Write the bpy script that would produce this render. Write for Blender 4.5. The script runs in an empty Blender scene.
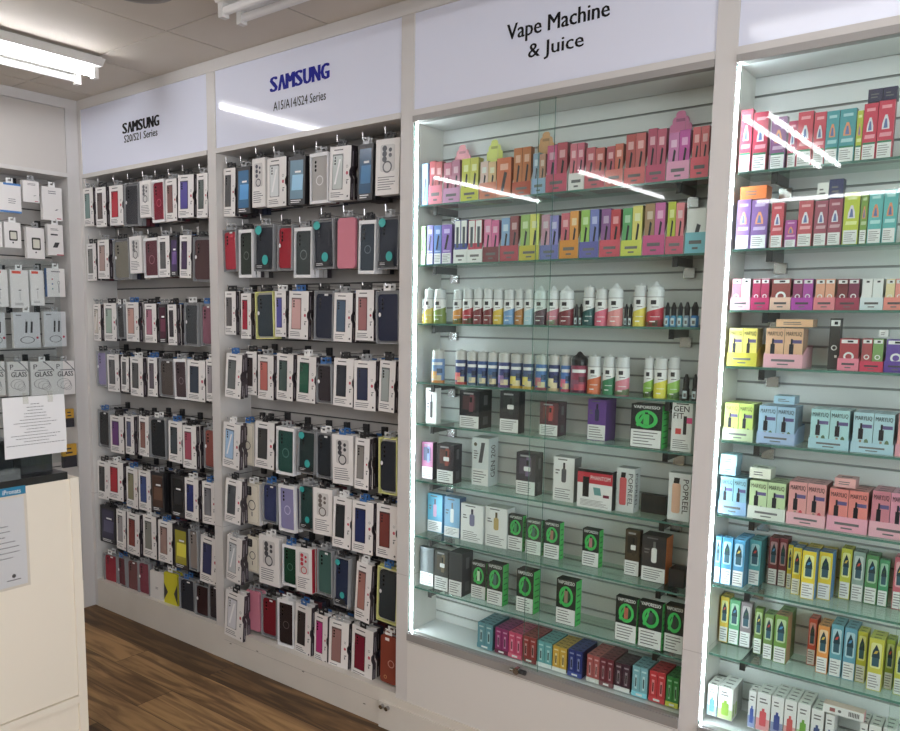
import bpy, bmesh, math, random
from mathutils import Matrix, Vector
random.seed(7)
sc = bpy.context.scene
COL = sc.collection
# ---------------- camera ----------------
cam = bpy.data.cameras.new('camera'); camo = bpy.data.objects.new('camera', cam); COL.objects.link(camo)
cam.sensor_width = 36; cam.sensor_fit = 'HORIZONTAL'; cam.lens = 32.23
cam.shift_x = 0.0792; cam.shift_y = 0.0559; cam.clip_start = 0.05; cam.clip_end = 60
yaw, pit, rol = 0.690144, 0.124985, 0.006364
fw = Vector((-math.sin(yaw)*math.cos(pit), math.cos(yaw)*math.cos(pit), -math.sin(pit)))
r = fw.cross(Vector((0, 0, 1))).normalized(); u = r.cross(fw)
r2 = r*math.cos(rol)+u*math.sin(rol); u2 = -r*math.sin(rol)+u*math.cos(rol)
M = Matrix((r2, u2, -fw)).transposed().to_4x4(); M.translation = Vector((3.6747, -2.165, 1.4955))
camo.matrix_world = M; sc.camera = camo
# ---------------- light & exposure ----------------
w = bpy.data.worlds.new('room_air'); sc.world = w; w.use_nodes = True
w.node_tree.nodes['Background'].inputs[0].default_value = (.95, .96, 1, 1); w.node_tree.nodes['Background'].inputs[1].default_value = .2
sc.view_settings.view_transform = 'Standard'; sc.view_settings.look = 'None'; sc.view_settings.exposure = 0.8; sc.view_settings.gamma = 1
sc.view_settings.use_curve_mapping = False
sc.cycles.max_bounces = 8; sc.cycles.transparent_max_bounces = 24; sc.cycles.caustics_reflective = False; sc.cycles.caustics_refractive = False
sc.cycles.sample_clamp_indirect = 4; sc.cycles.use_denoising = True
TUBE = 24.0      # fluorescent tubes
SIDE_FILL = 2.6        # unseen glowing panel added on the right as side light
LED = 76.0        # white led strips in the cabinets
# ---------------- materials ----------------
MC = {}
def lin(c):
    c = c/255
    return c/12.92 if c <= .04045 else ((c+.055)/1.055)**2.4
def mat(c, rough=.45, metal=0, k=1.2, spec=.5):
    key = ('m', c, rough, metal, k, spec)
    if key in MC: return MC[key]
    g = sum(c)/3; sat = .76; c = tuple(int(g+(v-g)*sat) for v in c)  # greys every paint, so haze from the glass is put into the colours
    m = bpy.data.materials.new('paint_%d_%d_%d' % c); m.use_nodes = True
    b = m.node_tree.nodes['Principled BSDF']
    b.inputs['Base Color'].default_value = tuple(min(lin(v)*k, .86) for v in c)+(1,)
    b.inputs['Roughness'].default_value = rough; b.inputs['Metallic'].default_value = metal
    b.inputs['Specular IOR Level'].default_value = spec
    MC[key] = m; return m
def emis(c, s):
    key = ('e', c, s)
    if key in MC: return MC[key]
    m = bpy.data.materials.new('lamp_or_fill_glow'); m.use_nodes = True; nt = m.node_tree
    b = nt.nodes['Principled BSDF']; b.inputs['Base Color'].default_value = (.8, .8, .8, 1)
    b.inputs['Emission Color'].default_value = tuple(lin(v) for v in c)+(1,); b.inputs['Emission Strength'].default_value = s
    MC[key] = m; return m
def clear(c=(255, 255, 255), body=0.0, rough=.02, refl=1.0):
    """thin clear sheet: tinted see-through plus mirror by fresnel, body = share of milky diffuse"""
    key = ('g', c, body, rough, refl)
    if key in MC: return MC[key]
    m = bpy.data.materials.new('clear_sheet'); m.use_nodes = True; nt = m.node_tree
    for n in list(nt.nodes): nt.nodes.remove(n)
    o = nt.nodes.new('ShaderNodeOutputMaterial'); t = nt.nodes.new('ShaderNodeBsdfTransparent'); g = nt.nodes.new('ShaderNodeBsdfGlossy')
    d = nt.nodes.new('ShaderNodeBsdfDiffuse'); f = nt.nodes.new('ShaderNodeFresnel'); m1 = nt.nodes.new('ShaderNodeMixShader'); m2 = nt.nodes.new('ShaderNodeMixShader')
    t.inputs[0].default_value = tuple(lin(v) for v in c)+(1,); d.inputs[0].default_value = tuple(lin(v)*.8 for v in c)+(1,)
    g.inputs['Roughness'].default_value = rough; f.inputs[0].default_value = 1.45
    mu = nt.nodes.new('ShaderNodeMath'); mu.operation = 'MULTIPLY'; mu.inputs[1].default_value = refl
    m1.inputs[0].default_value = body
    nt.links.new(t.outputs[0], m1.inputs[1]); nt.links.new(d.outputs[0], m1.inputs[2])
    ge = nt.nodes.new('ShaderNodeNewGeometry'); bf = nt.nodes.new('ShaderNodeMath'); bf.operation = 'SUBTRACT'; bf.inputs[0].default_value = 1; bf.use_clamp = True; ml = nt.nodes.new('ShaderNodeMath'); ml.operation = 'MULTIPLY'
    nt.links.new(ge.outputs['Backfacing'], bf.inputs[1]); nt.links.new(f.outputs[0], ml.inputs[0]); nt.links.new(bf.outputs[0], ml.inputs[1]); nt.links.new(ml.outputs[0], mu.inputs[0]); nt.links.new(mu.outputs[0], m2.inputs[0]); nt.links.new(m1.outputs[0], m2.inputs[1]); nt.links.new(g.outputs[0], m2.inputs[2])
    nt.links.new(m2.outputs[0], o.inputs[0])
    MC[key] = m; return m
def noisy(name, c1, c2, scale, rough=.5, bump=0.0, stretch=(1, 1, 1)):
    m = bpy.data.materials.new(name); m.use_nodes = True; nt = m.node_tree; b = nt.nodes['Principled BSDF']
    tc = nt.nodes.new('ShaderNodeTexCoord'); mp = nt.nodes.new('ShaderNodeMapping'); mp.inputs['Scale'].default_value = stretch
    n = nt.nodes.new('ShaderNodeTexNoise'); n.inputs['Scale'].default_value = scale; n.inputs['Detail'].default_value = 4
    rp = nt.nodes.new('ShaderNodeMix'); rp.data_type = 'RGBA'
    rp.inputs[6].default_value = tuple(lin(v)*1.2 for v in c1)+(1,); rp.inputs[7].default_value = tuple(lin(v)*1.2 for v in c2)+(1,)
    nt.links.new(tc.outputs['Object'], mp.inputs[0]); nt.links.new(mp.outputs[0], n.inputs['Vector'])
    nt.links.new(n.outputs[0], rp.inputs[0]); nt.links.new(rp.outputs[2], b.inputs['Base Color']); b.inputs['Roughness'].default_value = rough
    if bump:
        bp = nt.nodes.new('ShaderNodeBump'); bp.inputs['Strength'].default_value = bump; bp.inputs['Distance'].default_value = .001
        nt.links.new(n.outputs[0], bp.inputs['Height']); nt.links.new(bp.outputs[0], b.inputs['Normal'])
    return m
def floor_mat():
    m = bpy.data.materials.new('oak_laminate'); m.use_nodes = True; nt = m.node_tree; b = nt.nodes['Principled BSDF']
    N = nt.nodes.new; L = nt.links.new
    tc = N('ShaderNodeTexCoord')
    br = N('ShaderNodeTexBrick'); br.inputs['Scale'].default_value = 1; br.inputs['Brick Width'].default_value = 1.1; br.inputs['Row Height'].default_value = .165
    br.inputs['Mortar Size'].default_value = .0012; br.offset = .37; br.inputs['Color1'].default_value = (0, 0, 0, 1); br.inputs['Color2'].default_value = (1, 1, 1, 1); br.inputs['Mortar'].default_value = (.3, .3, .3, 1)
    L(tc.outputs['Object'], br.inputs['Vector'])
    sep = N('ShaderNodeSeparateColor'); L(br.outputs['Color'], sep.inputs[0])
    off = N('ShaderNodeVectorMath'); off.operation = 'MULTIPLY_ADD'; off.inputs[1].default_value = (7, 5, 3); L(br.outputs['Color'], off.inputs[0]); L(tc.outputs['Object'], off.inputs[2])
    mp = N('ShaderNodeMapping'); mp.inputs['Scale'].default_value = (1.3, 13, 1); L(off.outputs[0], mp.inputs[0])
    n1 = N('ShaderNodeTexNoise'); n1.inputs['Scale'].default_value = 1.6; n1.inputs['Detail'].default_value = 7; n1.inputs['Distortion'].default_value = 1.3; L(mp.outputs[0], n1.inputs['Vector'])
    cr = N('ShaderNodeValToRGB'); e = cr.color_ramp.elements
    e[0].position = .28; e[0].color = (.07, .038, .018, 1); e[1].position = .72; e[1].color = (.42, .25, .11, 1)
    x = e.new(.48); x.color = (.18, .098, .042, 1)
    ad = N('ShaderNodeMath'); ad.operation = 'MULTIPLY_ADD'; ad.inputs[1].default_value = .40; L(sep.outputs[0], ad.inputs[0])
    sb = N('ShaderNodeMath'); sb.operation = 'SUBTRACT'; sb.inputs[1].default_value = .18; L(n1.outputs[0], sb.inputs[0]); L(sb.outputs[0], ad.inputs[2])
    L(ad.outputs[0], cr.inputs[0])
    mx = N('ShaderNodeMix'); mx.data_type = 'RGBA'; L(br.outputs['Fac'], mx.inputs[0]); L(cr.outputs[0], mx.inputs[6]); mx.inputs[7].default_value = (.04, .02, .01, 1)
    L(mx.outputs[2], b.inputs['Base Color']); b.inputs['Roughness'].default_value = .5; b.inputs['Specular IOR Level'].default_value = .3
    return m
# ---------------- mesh helpers ----------------
class MB:
    def __init__(s): s.v = []; s.f = []; s.m = []; s.ms = []; s.sm = []
    def mi(s, m):
        if m not in s.ms: s.ms.append(m)
        return s.ms.index(m)
    def face(s, pts, m, smooth=False):
        n = len(s.v); s.v += [tuple(p) for p in pts]; s.f.append(tuple(range(n, n+len(pts)))); s.m.append(s.mi(m)); s.sm.append(smooth)
    def box(s, x0, x1, y0, y1, z0, z1, m, right=None, top=None, left=None, front=None, bottom=None):
        n = len(s.v)
        s.v += [(x0, y0, z0), (x1, y0, z0), (x1, y1, z0), (x0, y1, z0), (x0, y0, z1), (x1, y0, z1), (x1, y1, z1), (x0, y1, z1)]
        for q, mm in (((0, 1, 5, 4), front), ((1, 2, 6, 5), right), ((2, 3, 7, 6), None), ((3, 0, 4, 7), left), ((4, 5, 6, 7), top), ((3, 2, 1, 0), bottom)):
            s.f.append(tuple(n+i for i in q)); s.m.append(s.mi(mm or m)); s.sm.append(False)
    def quad(s, x0, x1, z0, z1, y, m, sk=0):      # faces -Y
        s.face([(x0, y, z0), (x1, y, z0), (x1+sk, y, z1), (x0+sk, y, z1)], m)
    def side(s, y0, y1, z0, z1, x, m):            # faces +X
        s.face([(x, y0, z0), (x, y1, z0), (x, y1, z1), (x, y0, z1)], m)
    def disc(s, cx, cz, rx, rz, y, m, n=14, r0=0.0, a0=0, a1=2*math.pi):
        pts = [(a0+(a1-a0)*i/n) for i in range(n+1)]
        if r0 <= 0: s.face([(cx-rx*math.cos(a), y, cz+rz*math.sin(a)) for a in pts[:-1]][::-1], m)
        else:
            for a, b in zip(pts, pts[1:]):
                s.face([(cx+rx*r0*math.cos(a), y, cz+rz*r0*math.sin(a)), (cx+rx*math.cos(a), y, cz+rz*math.sin(a)), (cx+rx*math.cos(b), y, cz+rz*math.sin(b)), (cx+rx*r0*math.cos(b), y, cz+rz*r0*math.sin(b))], m)
    def lathe(s, prof, m, n=14, cx=0, cy=0):      # prof [(r,z,mat?)]
        for i in range(len(prof)-1):
            (r0, z0), (r1, z1) = prof[i][:2], prof[i+1][:2]; mm = prof[i][2] if len(prof[i]) > 2 else m
            for k in range(n):
                a, b = 2*math.pi*k/n, 2*math.pi*(k+1)/n
                p = [(cx+r0*math.cos(a), cy+r0*math.sin(a), z0), (cx+r0*math.cos(b), cy+r0*math.sin(b), z0), (cx+r1*math.cos(b), cy+r1*math.sin(b), z1), (cx+r1*math.cos(a), cy+r1*math.sin(a), z1)]
                if r1 < 1e-6: p = p[:3]
                elif r0 < 1e-6: p = [p[0], p[2], p[3]]
                s.face(p, mm, r0 > 1e-6 and r1 > 1e-6 and abs(z1-z0) > 1e-4)
    def rod(s, p, q, rad, m, n=6):
        p, q = Vector(p), Vector(q); d = (q-p).normalized(); a = d.orthogonal().normalized(); b = d.cross(a)
        ring = [(math.cos(2*math.pi*k/n)*a+math.sin(2*math.pi*k/n)*b)*rad for k in range(n)]
        for k in range(n):
            s.face([p+ring[k], p+ring[(k+1) % n], q+ring[(k+1) % n], q+ring[k]], m, True)
        s.face([p+v for v in ring][::-1], m); s.face([q+v for v in ring], m)
    def rslab(s, x0, x1, z0, z1, y0, y1, rad, m, side=None, n=4):
        pts = []
        for cx, cz, a in ((x1-rad, z0+rad, -90), (x1-rad, z1-rad, 0), (x0+rad, z1-rad, 90), (x0+rad, z0+rad, 180)):
            for k in range(n+1):
                t = math.radians(a+90*k/n); pts.append((cx+rad*math.cos(t), cz+rad*math.sin(t)))
        s.face([(p[0], y0, p[1]) for p in pts], m); s.face([(p[0], y1, p[1]) for p in pts][::-1], m)
        for p, q in zip(pts, pts[1:]+pts[:1]):
            s.face([(p[0], y0, p[1]), (p[0], y1, p[1]), (q[0], y1, q[1]), (q[0], y0, q[1])], side or m)
    def lines(s, x0, x1, z0, z1, y, m, n=4, seed=0, fill=.45):
        rr = random.Random(seed); h = (z1-z0)/n
        for i in range(n):
            z = z1-h*(i+.5); e = x0+(x1-x0)*rr.uniform(.6, 1)
            s.quad(x0, e, z-h*fill/2, z+h*fill/2, y, m)
    def mesh(s, name):
        me = bpy.data.meshes.new(name); me.from_pydata(s.v, [], s.f)
        for m in s.ms: me.materials.append(m)
        me.polygons.foreach_set('material_index', s.m); me.polygons.foreach_set('use_smooth', s.sm); me.update(); return me
    def build(s, name, parent=None, loc=None):
        o = bpy.data.objects.new(name, s.mesh(name)); COL.objects.link(o)
        if parent: o.parent = parent
        if loc: o.location = loc
        return o
def tag(o, label=None, cat=None, group=None, kind=None):
    if label: o['label'] = label
    if cat: o['category'] = cat
    if group: o['group'] = group
    if kind: o['kind'] = kind
    return o
def empty(name, loc=(0, 0, 0), rot=(0, 0, 0)):
    o = bpy.data.objects.new(name, None); COL.objects.link(o); o.location = loc; o.rotation_euler = rot; o.empty_display_size = .02; return o
TXT = {}
def text_mesh(s, bold=0.0, shear=0):
    key = (s, bold, shear)
    if key not in TXT:
        c = bpy.data.curves.new('lettering', 'FONT'); c.body = s; c.size = 1; c.align_x = 'LEFT'; c.offset = 0; c.resolution_u = 2; c.shear = shear
        o = bpy.data.objects.new('lettering', c); COL.objects.link(o)
        dg = bpy.context.evaluated_depsgraph_get(); me = bpy.data.meshes.new_from_object(o.evaluated_get(dg)); bpy.data.objects.remove(o)
        xs = [v.co.x for v in me.vertices]; ys = [v.co.y for v in me.vertices]
        TXT[key] = ([(v.co.x-min(xs), v.co.y-min(ys)) for v in me.vertices], [tuple(p.vertices) for p in me.polygons], max(xs)-min(xs), max(ys)-min(ys))
    return TXT[key]
def put_text(mb, s, x0, x1, z0, z1, y, m, bold=0.0, vert=None, face='front', shear=0):
    """writes s into a rectangle; vert='up'/'down' turns it; face side writes on +X plane at x=y over (x0,x1)=Y range"""
    vs, fs, W, H = text_mesh(s, bold, shear); n = len(mb.v); k = mb.mi(m)
    for a, b in vs:
        a /= W; b /= H
        if vert == 'down': a, b = b, 1-a
        elif vert == 'up': a, b = 1-b, a
        p, q = x0+(x1-x0)*a, z0+(z1-z0)*b
        mb.v.append((p, y, q) if face == 'front' else (y, p, q))
    for f in fs: mb.f.append(tuple(n+i for i in f)); mb.m.append(k); mb.sm.append(False)
    if bold and not vert:
        s_ = bold*(x1-x0)*.14
        for q in ((1, -1, .5, -.5) if bold > .05 else (1, -1) if bold > .025 else (1,)): put_text(mb, s, x0+q*s_, x1+q*s_, z0, z1, y-.0001*(q+2) if face == 'front' else y, m)
ORD = ['first', 'second', 'third', 'fourth', 'fifth', 'sixth', 'seventh', 'eighth', 'ninth', 'tenth', 'eleventh', 'twelfth', 'thirteenth', 'fourteenth', 'fifteenth', 'sixteenth', 'seventeenth', 'eighteenth', 'nineteenth', 'twentieth', 'twenty-first', 'twenty-second', 'twenty-third', 'twenty-fourth', 'twenty-fifth', 'twenty-sixth', 'twenty-seventh', 'twenty-eighth', 'twenty-ninth', 'thirtieth']
PAL = {'black': (40, 38, 42), 'charcoal': (66, 66, 68), 'grey': (120, 120, 120), 'silver': (185, 190, 190), 'white': (232, 230, 228), 'red': (200, 35, 55), 'dark red': (130, 30, 42), 'brown': (110, 65, 50), 'tan': (190, 140, 120), 'salmon': (222, 120, 110), 'pink': (225, 125, 150), 'magenta': (200, 50, 120), 'purple': (120, 70, 150), 'lilac': (150, 145, 200), 'plum': (100, 50, 70), 'navy': (38, 45, 100), 'slate blue': (60, 75, 110), 'blue': (70, 130, 200), 'light blue': (150, 195, 222), 'teal': (70, 150, 160), 'dark green': (30, 80, 60), 'green': (110, 165, 95), 'lime': (195, 215, 90), 'yellow': (228, 208, 60), 'orange': (228, 130, 60), 'olive': (130, 125, 80), 'cream': (212, 198, 172), 'grey-green': (115, 140, 130), 'dusty rose': (180, 90, 95), 'peach': (228, 172, 130)}
def cname(c): return min(PAL, key=lambda k: sum((a-b)**2 for a, b in zip(PAL[k], c)))
HANG=[(1,1,0,[('w',62,1910,105,179,(110,140,135),''),('w',180,1899,78,184,(90,75,70),''),('w',306,1899,106,180,(190,30,45),''),('c',421,1888,108,191,(60,60,65),''),('f',536,1918,82,161,(70,70,75),''),('c',629,1891,86,183,(150,20,45),'W'),('w',724,1889,81,178,(120,80,75),''),('w',823,1898,98,176,(75,65,150),''),('w',933,1890,79,178,(80,90,85),'')]),(1,2,0,[('w',81,1650,85,177,(120,120,115),''),('w',183,1657,103,183,(170,140,130),''),('c',333,1649,111,187,(130,125,110),''),('f',450,1676,94,166,(90,90,90),''),('c',565,1652,102,176,(110,50,60),'W'),('w',663,1654,75,177,(85,85,85),''),('b',733,1656,49,167,(85,60,120),''),('w',810,1646,74,180,(70,50,85),''),('c',918,1628,106,185,(90,60,60),'')]),(1,3,20,[('w',75,1359,67,180,(200,190,175),''),('w',190,1362,101,181,(150,170,155),''),('c',279,1373,59,164,(70,70,70),''),('w',377,1363,112,183,(190,140,125),''),('w',519,1362,89,177,(170,100,120),''),('b',612,1362,56,174,(95,40,60),''),('w',683,1355,67,180,(60,50,55),''),('c',811,1355,101,188,(70,75,80),''),('c',921,1358,77,180,(150,90,110),'')]),(1,4,20,[('c',100,1136,84,176,(150,140,190),''),('w',204,1117,98,180,(90,90,90),''),('w',299,1123,63,166,(80,80,80),''),('w',396,1108,110,182,(70,70,70),''),('w',523,1115,66,179,(90,80,90),''),('c',627,1120,104,173,(90,80,75),''),('c',731,1116,80,180,(80,60,65),'W'),('w',840,1116,118,178,(50,60,75),''),('w',939,1123,55,179,(150,140,145),'')]),(1,5,20,[('c',96,832,95,187,(50,50,50),''),('w',216,816,115,183,(100,50,120),''),('w',324,822,73,186,(80,85,120),''),('w',439,827,77,190,(140,90,80),''),('c',547,828,120,192,(40,45,50),''),('w',681,826,100,188,(60,70,75),''),('w',785,812,90,192,(165,65,85),''),('c',924,826,85,180,(160,75,65),'')]),(1,6,20,[('w',72,565,96,195,(60,60,60),''),('w',188,576,117,194,(175,30,40),''),('w',328,560,102,198,(130,125,90),''),('w',434,563,98,194,(50,70,130),''),('b',538,574,95,189,(90,60,45),''),('b',688,575,92,192,(35,35,38),''),('w',789,577,96,190,(35,45,110),''),('w',914,580,86,188,(110,110,115),'')]),(1,7,20,[('b',104,342,121,189,(70,68,95),''),('w',222,331,82,202,(150,145,145),''),('w',324,326,103,207,(130,50,40),''),('w',463,338,103,206,(120,120,110),''),('w',584,339,104,198,(150,115,105),''),('b',703,332,101,198,(200,190,40),''),('c',793,343,65,191,(160,145,135),''),('w',899,306,119,215,(45,50,95),'L')]),(1,8,20,[('c',111,133,101,152,(180,30,50),''),('c',215,140,74,150,(120,35,45),''),('c',306,131,89,165,(130,70,70),''),('c',402,137,88,166,(150,55,75),''),('n',506,124,109,159,(225,220,215),''),('n',615,98,102,201,(225,215,25),''),('c',738,117,100,177,(45,50,60),''),('c',845,141,87,147,(60,30,35),''),('c',930,146,68,164,(60,55,60),'')]),(2,1,30,[('w',1061,1888,87,191,(75,75,75),''),('b',1155,1893,80,182,(60,130,190),''),('f',1244,1911,78,187,(60,60,80),''),('w',1347,1905,108,184,(205,210,210),''),('b',1454,1904,83,177,(120,170,200),''),('c',1570,1899,90,181,(190,185,180),'W'),('w',1672,1902,102,188,(180,190,185),''),('b',1792,1892,72,191,(40,100,150),''),('f',1892,1902,101,186,(50,50,60),'')]),(2,2,30,[('c',1061,1667,90,170,(200,40,60),''),('c',1161,1640,84,191,(50,60,50),'W'),('t',1268,1663,110,181,(45,50,60),''),('c',1385,1662,84,172,(190,20,40),''),('c',1483,1632,94,187,(65,75,75),'W'),('t',1594,1661,96,182,(45,50,62),''),('n',1703,1660,88,183,(225,120,140),''),('c',1801,1638,74,186,(55,70,85),'W'),('t',1896,1652,94,180,(40,50,68),'')]),(2,3,30,[('w',1062,1409,70,179,(90,85,85),''),('w',1161,1395,63,183,(165,25,45),''),('c',1273,1396,98,188,(50,65,75),'Y'),('w',1363,1407,61,178,(70,70,150),''),('w',1459,1401,103,182,(200,150,145),''),('c',1589,1397,98,186,(32,40,65),''),('w',1688,1396,88,178,(60,85,110),''),('w',1794,1403,79,180,(155,90,90),''),('c',1898,1394,101,185,(28,35,70),'')]),(2,4,30,[('w',1072,1154,103,181,(90,95,95),''),('w',1186,1167,61,177,(70,60,60),''),('w',1273,1155,97,178,(190,95,85),''),('w',1381,1159,95,183,(60,80,75),''),('w',1498,1159,100,179,(20,85,60),''),('c',1594,1163,83,149,(60,50,55),''),('w',1690,1159,92,177,(40,45,55),''),('w',1796,1152,98,180,(35,45,75),''),('w',1896,1155,75,182,(145,155,150),'')]),(2,5,30,[('w',1052,860,126,189,(150,185,220),''),('r',1160,872,71,177,(200,190,170),''),('w',1260,871,109,192,(60,60,60),''),('c',1378,860,96,192,(30,85,75),'W'),('t',1496,880,87,170,(40,60,60),''),('c',1592,874,85,177,(35,42,52),''),('f',1691,865,100,188,(50,50,55),''),('w',1782,860,65,190,(125,120,115),''),('c',1905,859,83,203,(45,50,60),'Y')]),(2,6,30,[('w',1057,626,110,189,(70,75,80),''),('r',1183,624,89,175,(195,185,165),''),('c',1288,647,88,167,(50,60,110),''),('c',1389,629,94,191,(150,145,200),'W'),('t',1497,653,74,186,(40,75,70),''),('f',1586,652,92,183,(90,80,75),''),('w',1683,619,87,196,(40,45,50),''),('w',1787,619,99,196,(30,42,95),''),('w',1903,623,96,198,(120,50,45),'')]),(2,7,30,[('w',1057,372,115,197,(180,185,190),''),('r',1181,418,71,155,(195,185,165),''),('f',1282,384,118,208,(60,60,65),''),('c',1400,406,77,171,(20,75,50),'W'),('f',1485,399,80,183,(200,25,45),''),('c',1594,411,81,186,(65,110,100),''),('t',1680,388,73,196,(35,50,85),''),('w',1786,357,77,226,(160,100,90),'L'),('c',1903,381,95,207,(50,60,65),'Y')]),(2,8,30,[('w',1051,122,137,206,(200,200,205),''),('n',1178,161,88,177,(225,125,150),''),('c',1276,158,87,174,(140,20,35),''),('c',1374,143,84,199,(50,35,35),'W'),('w',1473,134,94,213,(50,45,45),''),('w',1572,131,73,200,(180,35,110),''),('w',1665,119,95,210,(145,100,95),''),('w',1785,120,110,213,(120,15,40),''),('n',1912,151,77,186,(150,60,40),'')])]
LEFTW=[(1,'blue',-345,1944,104,131,(60,120,190)),(1,'cab',-246,2001,82,96,(80,80,80)),(1,'chg',-144,1929,102,152,(200,200,200)),(2,'adp',-429,1788,80,111,(0,0,0)),(2,'adp',-342,1788,81,113,(90,90,70)),(2,'adp',-235,1745,90,141,(110,100,85)),(2,'usb',-136,1766,81,143,(30,30,30)),(3,'bud',-414,1520,78,167,(210,60,50)),(3,'bud',-322,1516,89,173,(215,60,45)),(3,'bud',-237,1528,70,163,(215,60,45)),(3,'dots',-143,1570,95,134,(60,100,160)),(4,'cb2',-434,1334,77,160,(60,60,60)),(4,'cb2',-296,1331,141,165,(40,40,40)),(4,'cb2',-157,1333,115,167,(40,40,40)),(5,'gls',-458,1117,97,155,(60,60,60)),(5,'gls',-349,1109,101,159,(60,60,60)),(5,'gls',-230,1105,120,159,(60,60,60)),(5,'gls',-107,1098,110,164,(60,60,60))]
Z3=[1.854, 1.661, 1.467, 1.27, 1.128, 0.931, 0.735, 0.551, 0.392]
Z4=[1.857, 1.666, 1.513, 1.369, 1.174, 0.975, 0.783, 0.591, 0.401]
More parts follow.
